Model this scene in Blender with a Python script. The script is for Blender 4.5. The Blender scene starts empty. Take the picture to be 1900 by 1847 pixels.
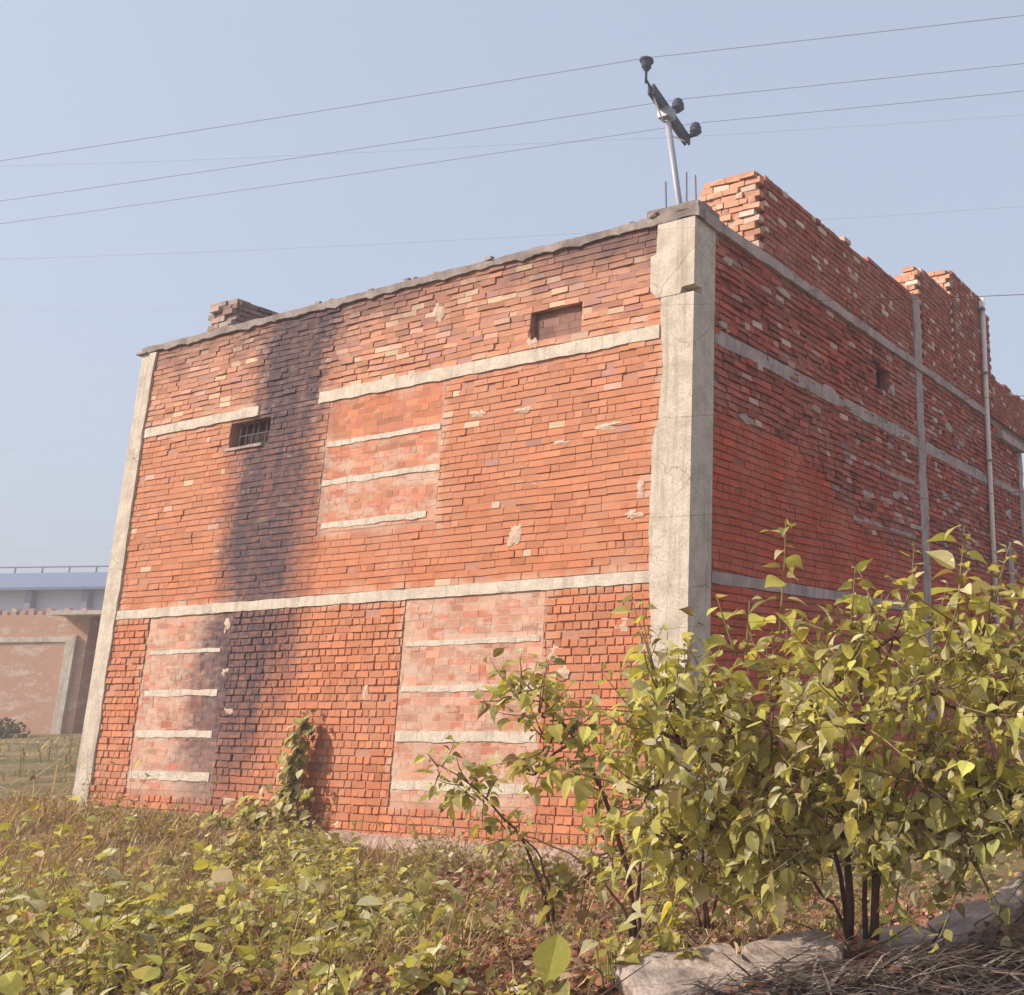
import bpy, math, random
import numpy as np
from mathutils import Vector, Matrix, noise

rnd = random.Random(7)
S = bpy.context.scene
COL = S.collection

# ------------------------------------------------------------------ helpers
class MB:
    """collects vertices, faces and per-vertex colours of one mesh"""
    def __init__(s):
        s.v, s.f, s.c, s.m = [], [], [], []
    def add(s, verts, faces, col=(1, 1, 1), mi=0):
        n = len(s.v)
        s.v += [tuple(p) for p in verts]
        s.f += [tuple(i + n for i in f) for f in faces]
        s.c += [col] * len(verts)
        s.m += [mi] * len(faces)
    def box(s, a, b, col=(1, 1, 1), mi=0):
        x0, y0, z0 = a; x1, y1, z1 = b
        s.add([(x0,y0,z0),(x1,y0,z0),(x1,y1,z0),(x0,y1,z0),(x0,y0,z1),(x1,y0,z1),(x1,y1,z1),(x0,y1,z1)],
              [(0,3,2,1),(4,5,6,7),(0,1,5,4),(1,2,6,5),(2,3,7,6),(3,0,4,7)], col, mi)
    def tube(s, pts, rads, n=8, col=(1, 1, 1), cap=True, mi=0):
        pts = [Vector(p) for p in pts]
        if not hasattr(rads, '__len__'): rads = [rads] * len(pts)
        V, F = [], []
        prev = None
        for i, p in enumerate(pts):
            d = (pts[min(i+1, len(pts)-1)] - pts[max(i-1, 0)]).normalized()
            if prev is None:
                a = d.orthogonal().normalized()
            else:
                a = (prev - d * prev.dot(d))
                a = a.normalized() if a.length > 1e-6 else d.orthogonal().normalized()
            prev = a; b = d.cross(a)
            for k in range(n):
                t = 2 * math.pi * k / n
                V.append(p + (a * math.cos(t) + b * math.sin(t)) * rads[i])
        for i in range(len(pts) - 1):
            for k in range(n):
                k2 = (k + 1) % n
                F.append((i*n+k, i*n+k2, (i+1)*n+k2, (i+1)*n+k))
        if cap:
            F.append(tuple(range(n-1, -1, -1)))
            F.append(tuple((len(pts)-1)*n + k for k in range(n)))
        s.add(V, F, col, mi)
    def lathe(s, base, axis, prof, n=12, col=(1, 1, 1)):
        axis = Vector(axis).normalized(); base = Vector(base)
        s.tube([base + axis * h for h, r in prof], [r for h, r in prof], n, col)
    def build(s, name, mats, parent=None, smooth=False, loc=None):
        me = bpy.data.meshes.new(name)
        vs = s.v
        if loc is not None:
            vs = [(p[0]-loc[0], p[1]-loc[1], p[2]-loc[2]) for p in vs]
        me.from_pydata(vs, [], s.f)
        if not isinstance(mats, (list, tuple)): mats = [mats]
        for m in mats: me.materials.append(m)
        at = me.color_attributes.new('Col', 'FLOAT_COLOR', 'POINT')
        ca = np.ones((len(s.v), 4), dtype=np.float32)
        ca[:, :3] = np.array(s.c, dtype=np.float32).reshape(-1, 3)
        at.data.foreach_set('color', ca.ravel())
        me.polygons.foreach_set('material_index', s.m)
        if smooth:
            me.polygons.foreach_set('use_smooth', [True] * len(me.polygons))
        me.update()
        o = bpy.data.objects.new(name, me)
        COL.objects.link(o)
        if parent is not None: o.parent = parent
        if loc is not None: o.location = loc
        return o

def tag(o, label=None, cat=None, group=None, kind=None):
    if label: o['label'] = label
    if cat: o['category'] = cat
    if group: o['group'] = group
    if kind: o['kind'] = kind
    return o

def empty(name, loc=(0, 0, 0), label=None, cat=None, group=None):
    o = bpy.data.objects.new(name, None); COL.objects.link(o)
    o.location = loc; o.empty_display_size = .3
    return tag(o, label, cat, group)

def fbm(x, y, z=0., o=3):
    return noise.fractal(Vector((x, y, z)), 1.0, 2.0, o)

# ------------------------------------------------------------------ materials
def newmat(name):
    m = bpy.data.materials.new(name); m.use_nodes = True
    nt = m.node_tree; nt.nodes.clear()
    out = nt.nodes.new('ShaderNodeOutputMaterial')
    b = nt.nodes.new('ShaderNodeBsdfPrincipled')
    b.inputs['Roughness'].default_value = .9
    b.inputs['Specular IOR Level'].default_value = .2
    nt.links.new(b.outputs[0], out.inputs[0])
    return m, nt, b, out

def N(nt, t, **kw):
    n = nt.nodes.new(t)
    for k, v in kw.items():
        if k.startswith('_'): setattr(n, k[1:], v)
        else: n.inputs[k].default_value = v
    return n
def L(nt, a, b): nt.links.new(a, b)

def mixc(nt, fac, a, b, mode='MIX'):
    n = nt.nodes.new('ShaderNodeMix'); n.data_type = 'RGBA'; n.blend_type = mode
    for sock, v in ((n.inputs[0], fac), (n.inputs[6], a), (n.inputs[7], b)):
        if hasattr(v, 'is_output') or hasattr(v, 'links'): nt.links.new(v, sock)
        elif isinstance(v, (int, float)): sock.default_value = v
        else: sock.default_value = (*v, 1)
    return n.outputs[2]
def math_(nt, op, a, b=None, c=None, clamp=False):
    n = nt.nodes.new('ShaderNodeMath'); n.operation = op; n.use_clamp = clamp
    for i, v in enumerate((a, b, c)):
        if v is None: continue
        if isinstance(v, (int, float)): n.inputs[i].default_value = v
        else: nt.links.new(v, n.inputs[i])
    return n.outputs[0]
def smooth(nt, v, lo, hi):
    n = nt.nodes.new('ShaderNodeMapRange'); n.interpolation_type = 'SMOOTHSTEP'
    nt.links.new(v, n.inputs[0]); n.inputs[1].default_value = lo; n.inputs[2].default_value = hi
    return n.outputs[0]
def curve(nt, v, lo, hi, pts, vlo, vhi):
    """piecewise-linear function of v through (position, value) points"""
    mr = nt.nodes.new('ShaderNodeMapRange'); nt.links.new(v, mr.inputs[0])
    mr.inputs[1].default_value = lo; mr.inputs[2].default_value = hi
    r = nt.nodes.new('ShaderNodeValToRGB'); nt.links.new(mr.outputs[0], r.inputs[0])
    cr = r.color_ramp
    pts = sorted(pts)
    e0 = cr.elements
    while len(e0) > 1: e0.remove(e0[-1])
    for i, (p, val) in enumerate(pts):
        q = (val - vlo) / (vhi - vlo)
        e = e0[0] if i == 0 else e0.new((p - lo) / (hi - lo))
        e.position = (p - lo) / (hi - lo); e.color = (q, q, q, 1)
    return math_(nt, 'MULTIPLY_ADD', r.outputs[0], vhi - vlo, vlo)

def noise_(nt, vec, scale, detail=4., rough=.55):
    n = N(nt, 'ShaderNodeTexNoise', Scale=scale, Detail=detail, Roughness=rough)
    L(nt, vec, n.inputs['Vector'])
    return n.outputs['Fac']
def objco(nt):
    return nt.nodes.new('ShaderNodeTexCoord').outputs['Object']
def bump(nt, b, h, strength=.5, dist=.01):
    n = N(nt, 'ShaderNodeBump', Strength=strength, Distance=dist)
    L(nt, h, n.inputs['Height']); L(nt, n.outputs[0], b.inputs['Normal'])

def front_soot(nt, co, col):
    """the dark water and mould streak that runs down the front wall, and grime under the roof edge"""
    sep = nt.nodes.new('ShaderNodeSeparateXYZ'); L(nt, co, sep.inputs[0])
    X, Z = sep.outputs[0], sep.outputs[2]
    xl = curve(nt, Z, -.4, 6.6, [(-.4,-7.2),(.1,-7.5),(.65,-7.5),(1.3,-7.52),(1.8,-7.5),(2.25,-7.4),(2.55,-7.1),(3.2,-7.3),(3.9,-7.18),(4.5,-7.25),(5.0,-6.95),(5.5,-7.0),(6.25,-6.95),(6.6,-6.9)], -8, -5)
    xr = curve(nt, Z, -.4, 6.6, [(-.4,-6.15),(.1,-6.4),(.65,-6.25),(1.3,-6.0),(1.8,-5.85),(2.25,-5.75),(2.55,-5.75),(2.9,-5.85),(3.2,-5.68),(3.9,-5.62),(4.5,-5.8),(5.0,-5.72),(5.5,-5.66),(6.0,-5.5),(6.25,-5.2),(6.6,-5.0)], -8, -5)
    st = curve(nt, Z, -.4, 6.6, [(-.4,.15),(.3,.55),(1.0,.8),(2.0,.86),(2.45,.8),(2.8,.9),(3.6,.84),(4.4,.88),(5.0,.92),(5.6,.93),(6.3,.95),(6.6,.95)], 0, 1)
    n1 = noise_(nt, co, 2.2, 6., .6)
    mp = N(nt, 'ShaderNodeMapping'); mp.inputs['Scale'].default_value = (7, 7, 16); L(nt, co, mp.inputs[0])
    n2 = noise_(nt, mp.outputs[0], 1., 5., .6)
    j = math_(nt, 'MULTIPLY_ADD', n1, .9, -.45)
    j2 = math_(nt, 'ADD', j, math_(nt, 'MULTIPLY_ADD', n2, .5, -.25))
    a = smooth(nt, math_(nt, 'ADD', math_(nt, 'SUBTRACT', X, xl), j2), -.42, .34)
    d = smooth(nt, math_(nt, 'ADD', math_(nt, 'SUBTRACT', xr, X), j2), -.55, .34)
    m = math_(nt, 'MULTIPLY', math_(nt, 'MULTIPLY', a, d), st)
    mp2 = N(nt, 'ShaderNodeMapping'); mp2.inputs['Scale'].default_value = (6.5, 6.5, .45); L(nt, co, mp2.inputs[0])
    n3 = noise_(nt, mp2.outputs[0], 1., 5., .65)          # runs and drips
    m = math_(nt, 'MULTIPLY', m, math_(nt, 'MULTIPLY_ADD', n2, 1.3, .30), clamp=True)
    m = math_(nt, 'MULTIPLY', m, math_(nt, 'MULTIPLY_ADD', n3, 1.2, .50), clamp=True)
    # grime under the roof edge
    g = smooth(nt, math_(nt, 'ADD', Z, math_(nt, 'MULTIPLY_ADD', n1, 1.1, -.55)), 5.6, 6.25)
    gx = curve(nt, X, -10, 0, [(-10,.45),(-5.6,.75),(-4.2,.65),(-3.2,.3),(-2.5,.65),(-1.6,.75),(-.5,.95),(0,.8)], 0, 1)
    g = math_(nt, 'MULTIPLY', g, gx)
    m = math_(nt, 'MAXIMUM', m, g)
    zb = [math_(nt, 'ABSOLUTE', math_(nt, 'SUBTRACT', Z, q)) for q in (2.42, 5.0)]
    zd = math_(nt, 'ADD', math_(nt, 'MINIMUM', zb[0], zb[1]), math_(nt, 'MULTIPLY_ADD', n1, .55, -.22))
    xd = math_(nt, 'ADD', math_(nt, 'ABSOLUTE', math_(nt, 'ADD', X, .2)), math_(nt, 'MULTIPLY_ADD', n1, .7, -.3))
    sm = math_(nt, 'MAXIMUM', smooth(nt, zd, .20, .07), smooth(nt, xd, .36, .2))
    rd = None
    for (u0, u1, z0, z1) in ((-5.50, -3.50, 3.24, 4.915), (-8.60, -6.90, .20, 2.36), (-3.84, -1.80, .20, 2.36)):
        a_ = math_(nt, 'SUBTRACT', math_(nt, 'ABSOLUTE', math_(nt, 'ADD', X, -(u0+u1)/2)), (u1-u0)/2)
        b_ = math_(nt, 'SUBTRACT', math_(nt, 'ABSOLUTE', math_(nt, 'ADD', Z, -(z0+z1)/2)), (z1-z0)/2)
        q_ = math_(nt, 'ABSOLUTE', math_(nt, 'MAXIMUM', a_, b_)); rd = q_ if rd is None else math_(nt, 'MINIMUM', rd, q_)
    sm = math_(nt, 'MAXIMUM', sm, smooth(nt, math_(nt, 'ADD', rd, math_(nt, 'MULTIPLY_ADD', n1, .8, -.36)), .13, .0))
    col = mixc(nt, math_(nt, 'MULTIPLY', sm, .6), col, (.54, .36, .27))
    return mixc(nt, m, col, (.092, .060, .068))

def brick_mat(name, soot=False, smear=0., smear_col=(.62, .50, .40), bumpk=.6, smear_scale=1.6):
    m, nt, b, out = newmat(name)
    co = objco(nt)
    at = nt.nodes.new('ShaderNodeAttribute'); at.attribute_name = 'Col'
    n1 = noise_(nt, co, 28, 5., .65); n2 = noise_(nt, co, 1.3, 3.)
    c = mixc(nt, .5, at.outputs[0], mixc(nt, n1, (.55,.5,.48), (1.5,1.5,1.5)), 'MULTIPLY')
    n3 = noise_(nt, co, 120, 3., .6)
    c = mixc(nt, math_(nt,'MULTIPLY',n3,.35), c, mixc(nt, .6, c, (.30,.20,.16)))
    c = mixc(nt, math_(nt, 'MULTIPLY', smooth(nt, n2, .45, .75), .25), c, (.50, .30, .22))
    if smear > 0:
        mp = N(nt, 'ShaderNodeMapping'); mp.inputs['Scale'].default_value = (.7, .7, 1.7); L(nt, co, mp.inputs[0])
        n4 = noise_(nt, mp.outputs[0], smear_scale, 6., .65); n5 = noise_(nt, co, 14, 4.)
        f = smooth(nt, math_(nt, 'MULTIPLY_ADD', n5, .25, n4), .78 - smear*.45, .92 - smear*.4)
        if smear > .4:
            sz = nt.nodes.new('ShaderNodeSeparateXYZ'); L(nt, co, sz.inputs[0])
            f = math_(nt, 'MULTIPLY', f, smooth(nt, sz.outputs[2], 4.55, 4.1))
        c = mixc(nt, math_(nt, 'MULTIPLY', f, .85), c, smear_col)
    n6 = noise_(nt, co, 5.5, 6., .7); n7 = noise_(nt, co, .8, 4., .6)
    c = mixc(nt, math_(nt, 'MULTIPLY', smooth(nt, n6, .56, .74), .42), c, (.17, .075, .055))
    c = mixc(nt, math_(nt, 'MULTIPLY', smooth(nt, n7, .48, .72), .30), c, (.46, .27, .20))
    if soot: c = front_soot(nt, co, c)
    L(nt, c, b.inputs['Base Color'])
    bump(nt, b, math_(nt, 'MULTIPLY_ADD', n3, .5, n1), bumpk, .006)
    return m

def concrete_mat(name, base, dark, scale=3., soot=0., rough=.92, crack=.0, streak=.5):
    m, nt, b, out = newmat(name)
    co = objco(nt)
    n1 = noise_(nt, co, scale, 6., .68); n2 = noise_(nt, co, 45, 4., .6); n3 = noise_(nt, co, scale*.35, 3.)
    c = mixc(nt, smooth(nt, n1, .38, .66), base, dark)
    c = mixc(nt, math_(nt, 'MULTIPLY', smooth(nt, n2, .5, .7), .55), c, tuple(k*.55 for k in dark))
    mp = N(nt, 'ShaderNodeMapping'); mp.inputs['Scale'].default_value = (11, 11, .55); L(nt, co, mp.inputs[0])
    st = noise_(nt, mp.outputs[0], 1., 4., .65)
    c = mixc(nt, math_(nt, 'MULTIPLY', smooth(nt, st, .5, .68), streak), c, tuple(k*.62 for k in dark))
    h = math_(nt, 'MULTIPLY_ADD', n2, .6, n1)
    pit = noise_(nt, co, 95., 2., .5)
    c = mixc(nt, math_(nt, 'MULTIPLY', smooth(nt, pit, .66, .74), .6), c, tuple(k*.4 for k in dark))
    if crack:
        wv = N(nt, 'ShaderNodeVectorMath', _operation='MULTIPLY_ADD'); L(nt, n3, wv.inputs[0]) ; wv.inputs[1].default_value = (.9, .9, .9); L(nt, co, wv.inputs[2])
        vo = N(nt, 'ShaderNodeTexVoronoi', _feature='DISTANCE_TO_EDGE', Scale=1.1); L(nt, wv.outputs[0], vo.inputs['Vector'])
        ck = math_(nt, 'MULTIPLY', smooth(nt, vo.outputs['Distance'], .012, .003), smooth(nt, n3, .46, .56))
        c = mixc(nt, math_(nt, 'MULTIPLY', ck, crack), c, (.10, .07, .06))
    if soot: c = mixc(nt, math_(nt, 'MULTIPLY', smooth(nt, n3, .42, .68), soot), c, (.13, .10, .10))
    L(nt, c, b.inputs['Base Color']); b.inputs['Roughness'].default_value = rough
    bump(nt, b, h, .9, .012)
    return m

def plain_mat(name, col, rough=.6, metal=0., var=.25, scale=12):
    m, nt, b, out = newmat(name)
    co = objco(nt)
    n1 = noise_(nt, co, scale, 4.)
    c = mixc(nt, n1, tuple(k*(1-var) for k in col), tuple(min(1, k*(1+var)) for k in col))
    L(nt, c, b.inputs['Base Color']); b.inputs['Roughness'].default_value = rough
    b.inputs['Metallic'].default_value = metal
    return m

def leaf_mat(name, trans=.35, rough=.5, spec=.35):
    m, nt, b, out = newmat(name)
    at = nt.nodes.new('ShaderNodeAttribute'); at.attribute_name = 'Col'
    co = objco(nt)
    n1 = noise_(nt, co, 60, 3.)
    c = mixc(nt, .6, at.outputs[0], mixc(nt, n1, (.6,.6,.6), (1.4,1.4,1.4)), 'MULTIPLY')
    L(nt, c, b.inputs['Base Color'])
    b.inputs['Roughness'].default_value = rough; b.inputs['Specular IOR Level'].default_value = spec
    t = nt.nodes.new('ShaderNodeBsdfTranslucent')
    L(nt, mixc(nt, 1., c, (1.25, 1.15, .55), 'MULTIPLY'), t.inputs[0])
    mx = nt.nodes.new('ShaderNodeMixShader'); mx.inputs[0].default_value = trans
    L(nt, b.outputs[0], mx.inputs[1]); L(nt, t.outputs[0], mx.inputs[2]); L(nt, mx.outputs[0], out.inputs[0])
    return m

M_FRONT = brick_mat('front_brick', soot=True, smear=.08, smear_col=(.55, .38, .29))
M_PANEL = brick_mat('infill_brick', soot=True, smear=.46, smear_col=(.55, .39, .31), smear_scale=3.2)
M_SIDE = brick_mat('side_brick', smear=.03, smear_col=(.4, .28, .24))
M_PARA = brick_mat('parapet_brick', smear=.1, smear_col=(.5, .40, .33))
M_CONC = concrete_mat('column_concrete', (.60, .52, .435), (.46, .385, .315), 4., crack=.35)
M_PATCH = concrete_mat('patch_mortar', (.60, .45, .35), (.52, .36, .27), 9.)
M_BAND = concrete_mat('band_concrete', (.63, .55, .46), (.50, .42, .345), 5., crack=.35)
M_SLAB = concrete_mat('slab_concrete', (.36, .30, .275), (.25, .20, .185), 5., soot=.7)
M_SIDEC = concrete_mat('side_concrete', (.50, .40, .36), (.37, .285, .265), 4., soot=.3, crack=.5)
M_PLINTH = concrete_mat('plinth_concrete', (.52, .37, .31), (.38, .26, .21), 3., soot=.25)
M_ROCK = concrete_mat('rubble', (.46, .37, .32), (.30, .225, .19), 9., soot=.45, crack=.4, streak=0.)
M_DARK = plain_mat('opening_shade', (.05, .03, .03), .95)  # near-black colour stands in for the shade inside openings
M_STEEL = plain_mat('pole_steel', (.30, .30, .34), .55, .3)
M_ARM = plain_mat('crossarm_steel', (.045, .045, .075), .7)
M_WIRE = plain_mat('line_wire', (.26, .27, .36), .6)
M_FENCE = plain_mat('rusty_fence_wire', (.10, .055, .045), .8)
M_PIPE = plain_mat('pale_pipe', (.74, .66, .60), .5)
M_REBAR = plain_mat('rebar_steel', (.24, .22, .25), .7)
M_BGRILLE = plain_mat('rusty_grille', (.17, .12, .12), .8)
M_BARK = plain_mat('bush_bark', (.13, .062, .042), .9, var=.45, scale=30)
M_STEM = plain_mat('green_stem', (.24, .19, .09), .8, var=.3, scale=30)
M_LEAF = leaf_mat('bush_leaf', .42, .8, .10)
M_DRY = leaf_mat('dry_leaf', .15, .9, .1)
M_GRASS = leaf_mat('dry_grass_blade', .25, .85, .15)
M_PETAL = leaf_mat('yellow_petal', .3, .6, .2)

# ------------------------------------------------------------------ terrain
def sst(x, a, b):
    t = max(0., min(1., (x - a) / (b - a))); return t * t * (3 - 2 * t)
def ground(x, y):
    d = max(0., math.hypot(max(abs(x+1)-14, 0), max(abs(y+2)-10, 0)))
    h = -.02 - .30 * sst(x, -8.5, -1.5)
    near = sst(-y, 2.0, 4.2)
    h = h * (1 - near) + near * (-.04)
    h += .80 * math.exp(-((x-4.7)**2/1.3 + (y+1.9)**2/1.0))
    h += .10 * math.exp(-((x-3.1)**2/.6 + (y+3.3)**2/.5))
    h += (.05 * fbm(x*.9, y*.9, 3.) + .025 * fbm(x*3.1, y*3.1, 9.)) * math.exp(-d*.2)
    if x < -11: h += (sst(-x, 11, 40)) * .25
    return h
def axis_(lo, hi, step, far):
    a = list(np.arange(lo, hi + 1e-6, step)); s = step
    p = hi
    while p < far: s *= 1.35; p += s; a.append(p)
    s = step; p = lo
    while p > -far: s *= 1.35; p -= s; a.insert(0, p)
    return a
xs = axis_(-12, 7.5, .15, 900); ys = axis_(-9.5, 2.0, .15, 900)
g = MB(); V = []; F = []
for y in ys:
    for x in xs: V.append((x, y, ground(x, y)))
nx = len(xs)
for j in range(len(ys)-1):
    for i in range(nx-1):
        F.append((j*nx+i, j*nx+i+1, (j+1)*nx+i+1, (j+1)*nx+i))
g.add(V, F)
m, nt, b, out = newmat('soil'); co = objco(nt)
n1 = noise_(nt, co, .9, 5.); n2 = noise_(nt, co, 9., 6., .65); n3 = noise_(nt, co, 60., 4., .6)
c = mixc(nt, smooth(nt, n1, .35, .7), (.30, .19, .12), (.22, .17, .075))
c = mixc(nt, smooth(nt, n2, .45, .7), c, (.20, .105, .07))
c = mixc(nt, math_(nt, 'MULTIPLY', smooth(nt, n3, .5, .72), .6), c, (.36, .24, .16))
sp = nt.nodes.new('ShaderNodeSeparateXYZ'); L(nt, co, sp.inputs[0])
far = smooth(nt, math_(nt, 'MULTIPLY', sp.outputs[0], -1.), 10.5, 14.)
c = mixc(nt, far, c, mixc(nt, smooth(nt, noise_(nt, co, .55, 7., .7), .4, .6), (.14, .12, .045), (.30, .21, .11)))
L(nt, c, b.inputs['Base Color']); bump(nt, b, math_(nt, 'ADD', n2, n3), .8, .04)
tag(g.build('ground', m, smooth=True), 'rough earth ground in front of the brick building', None, None, 'structure')

# ------------------------------------------------------------------ the brick building
B = empty('brick_building', (0, 0, 0), 'unfinished red brick building with concrete corner columns, bands and a dark mould streak', 'building')

fmap = lambda u, z, d: (u, -d, z)          # front wall: u = X, depth towards the viewer = -Y
smap = lambda u, z, d: (d, u, z)           # side wall: u = Y, outwards = +X

def brick_box(mb, mp, u0, u1, z0, z1, back, face, col, tilt, r, jit=.003):
    j = lambda: r.uniform(-jit, jit)
    du = r.uniform(-.5, .5) * jit
    w = r.uniform(-1, 1)*jit*.7             # one end stands prouder
    vs = [mp(u0, z0, back), mp(u1, z0, back), mp(u1, z1, back), mp(u0, z1, back),
          mp(u0+j(), z0+j(), face+tilt+w), mp(u1+j(), z0+j(), face+tilt-w), mp(u1+j(), z1+j(), face-tilt-w), mp(u0+j(), z1+j(), face-tilt+w)]
    mb.add(vs, [(4,5,6,7),(0,1,5,4),(1,2,6,5),(2,3,7,6),(3,0,4,7)], col)

def vary(c, r, k=.16):
    s = 1 + r.gauss(0, k); h = r.gauss(0, k*.35)
    return (max(.02, c[0]*s), max(.02, c[1]*s*(1+h)), max(.02, c[2]*s*(1+h*1.2)))

def lay(mb, mp, u0, u1, z0, z1, style, r, holes=(), course=.0845, topf=None, sag=0.):
    """lay courses of bricks over a rectangle, leaving out the holes; bricks meeting a hole are cut"""
    n = max(1, int(round((z1 - z0) / course))); ch = (z1 - z0) / n
    for k in range(n):
        za, zb = z0 + k*ch, z0 + (k+1)*ch
        header = style((u0+u1)/2, za, r, 'bond', k)
        u = u0 - r.uniform(0, .2)
        while u < u1:
            ln = (.113 if header else .228) * r.uniform(.9, 1.08)
            if not header and r.random() < .12: ln = .12
            a, b_ = max(u, u0), min(u + ln, u1)
            u += ln
            if b_ - a < .03: continue
            segs = [(a, b_)]
            for (h0, h1, g0, g1) in holes:
                if zb - .3*ch > g0 and za + .3*ch < g1:
                    ns = []
                    for (p, q) in segs:
                        if q <= h0 or p >= h1: ns.append((p, q)); continue
                        if p < h0: ns.append((p, h0))
                        if q > h1: ns.append((h1, q))
                    segs = ns
            for (p, q) in segs:
                if q - p < .025: continue
                uc = (p+q)/2
                if topf and zb > topf(uc): continue
                st = style(uc, (za+zb)/2, r, 'brick', k)
                if st is None: continue
                col, face, tilt, gu, gz, jit = st
                dz = sag * fbm(uc*.8, za*1.5, 5.) if sag else 0.
                brick_box(mb, mp, p+gu, q-gu, za+gz+dz, zb-gz+dz, -.06, face, col, tilt, r, jit)

def backing(mb, mp, u0, u1, z0, z1, dep, thick, holes, col):
    us = sorted({u0, u1, *[h[i] for h in holes for i in (0, 1)]}); zs = sorted({z0, z1, *[h[i] for h in holes for i in (2, 3)]})
    us = [u for u in us if u0 <= u <= u1]; zs = [z for z in zs if z0 <= z <= z1]
    for i in range(len(us)-1):
        for j in range(len(zs)-1):
            uc, zc = (us[i]+us[i+1])/2, (zs[j]+zs[j+1])/2
            if any(h[0] < uc < h[1] and h[2] < zc < h[3] for h in holes): continue
            a, b_, c_, d_ = us[i], us[i+1], zs[j], zs[j+1]
            mb.add([mp(a,c_,dep), mp(b_,c_,dep), mp(b_,d_,dep), mp(a,d_,dep)], [(0,1,2,3)], col)
            mb.add([mp(a,c_,-thick), mp(b_,c_,-thick), mp(b_,d_,-thick), mp(a,d_,-thick)], [(3,2,1,0)], col)
    for h in holes:
        for (a, c_, b_, d_) in ((h[0],h[2],h[1],h[2]), (h[1],h[2],h[1],h[3]), (h[1],h[3],h[0],h[3]), (h[0],h[3],h[0],h[2])):
            mb.add([mp(a,c_,dep), mp(b_,d_,dep), mp(b_,d_,-thick), mp(a,c_,-thick)], [(0,1,2,3)], col)
    for (a, c_, b_, d_) in ((u0,z0,u1,z0), (u1,z0,u1,z1), (u1,z1,u0,z1), (u0,z1,u0,z0)):
        mb.add([mp(a,c_,dep), mp(b_,d_,dep), mp(b_,d_,-thick), mp(a,c_,-thick)], [(0,1,2,3)], col)

MORTAR = (.44, .21, .15)
CREAM = [(.62, .42, .30), (.62, .45, .29), (.56, .33, .25), (.42, .20, .17), (.38, .19, .16)]
def front_style(u, z, r, what, k):
    if what == 'bond':
        return (k % 2 == 0) if z < 2.3 else (r.random() < .12)
    t = sst(z, 2.2, 4.6)
    t2 = sst(z, 4.6, 5.6)
    base = (.50 - .005*t - .02*t2, .180 + .02*t + .025*t2, .086 + .022*t + .035*t2)
    if z < 2.36:
        col = vary(base, r, .10); face = .008 + .006*fbm(u*.9, k*3.7, 2.) + abs(r.gauss(0, .005)); tilt = r.gauss(.001, .002)
        gu, gz, jit = .008, .0085, .0035
        if u < -5.9 and r.random() < .25: face += .008
    else:
        p = .012 + .03*t + .20 * sst(z, 4.7, 5.5)
        up = sst(z, 4.4, 5.3)
        col = vary(r.choice(CREAM), r, .08) if r.random() < p else vary(base, r, .075 + .06*up)
        face = .005 + .006*fbm(u*.9, k*3.7, 2.) + r.gauss(0, .0014 + .0018*up); tilt = r.gauss(.0015, .0015 + .0015*up)
        gu, gz, jit = (.0 if r.random() < .6 else .005), .0056, .002 + .0025*up
        if r.random() < .04 + .03*up: face += .010
    if r.random() < .012: return None
    return col, face, tilt, gu, gz, jit

GRILLE = (-7.44, -6.63, 4.53, 4.88)
NICHE = (-2.23, -1.49, 5.17, 5.53)
WPANEL = (-5.50, -3.50, 3.24, 4.915)
LPANEL = (-8.60, -6.90, .20, 2.36)
RPANEL = (-3.84, -1.80, .20, 2.36)
r = random.Random(11)
w = MB()
holes_lo = [LPANEL, RPANEL]; holes_hi = [GRILLE, NICHE, WPANEL]
lay(w, fmap, -9.40, -.36, -.62, 2.36, front_style, r, holes_lo, sag=.006)
lay(w, fmap, -9.40, -.36, 2.48, 4.92, front_style, r, holes_hi, course=.080, sag=.014)
lay(w, fmap, -9.40, -.36, 5.065, 6.22, front_style, r, holes_hi, course=.078, sag=.03)
lay(w, fmap, -6.86, -5.70, 4.92, 5.065, front_style, r, ())
backing(w, fmap, -9.40, -.30, -.7, 6.21, -.004, .23, [GRILLE, NICHE], MORTAR)
w.build('front_wall', M_FRONT, B)

# bricked-up openings: flush bricks smeared with mortar, with thin pale courses across
def panel_style(u, z, r, what, k):
    if what == 'bond': return k % 3 == 1
    col = vary((.52, .265, .185) if z < 2.4 else (.53, .225, .13) if z < 4.2 else (.50, .18, .09), r, .15)
    if r.random() < .22: col = vary((.50, .17, .105), r, .10)
    return col, abs(r.gauss(0, .0016)), r.gauss(0, .0008), .003, .004, .0015
def rough_beam(mb, p0, p1, wv, hv, n, amp, r, col=(1, 1, 1), rag=0.):
    """a beam from p0 to p1, section spanned by wv and hv from its corner line, with uneven edges"""
    p0, p1, wv, hv = map(Vector, (p0, p1, wv, hv)); V = []; F = []
    wn, hn_ = wv.normalized(), hv.normalized(); sd_ = r.uniform(0, 50); ln_ = (p1-p0).length
    for i in range(n+1):
        p = p0.lerp(p1, i/n); q = i/n*ln_
        e = lambda o, f=3.: amp*1.6*fbm(q*f, sd_+o, 1.)
        a = rag*1.5*max(0., fbm(q*4., sd_+9., 2.)+.25) 
        wl = wn*e(1., 1.1)*.8
        V += [p + hn_*(e(2.) - a), p + wv + wl + hn_*(e(2.) - a), p + wv + hv + wl + hn_*e(3.), p + hv + hn_*e(3.)]
    for i in range(n):
        for k in range(4):
            k2 = (k+1) % 4
            F.append((i*4+k, i*4+k2, (i+1)*4+k2, (i+1)*4+k))
    F.append((0,1,2,3)); F.append((n*4+3, n*4+2, n*4+1, n*4))
    mb.add(V, F, col)
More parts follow.
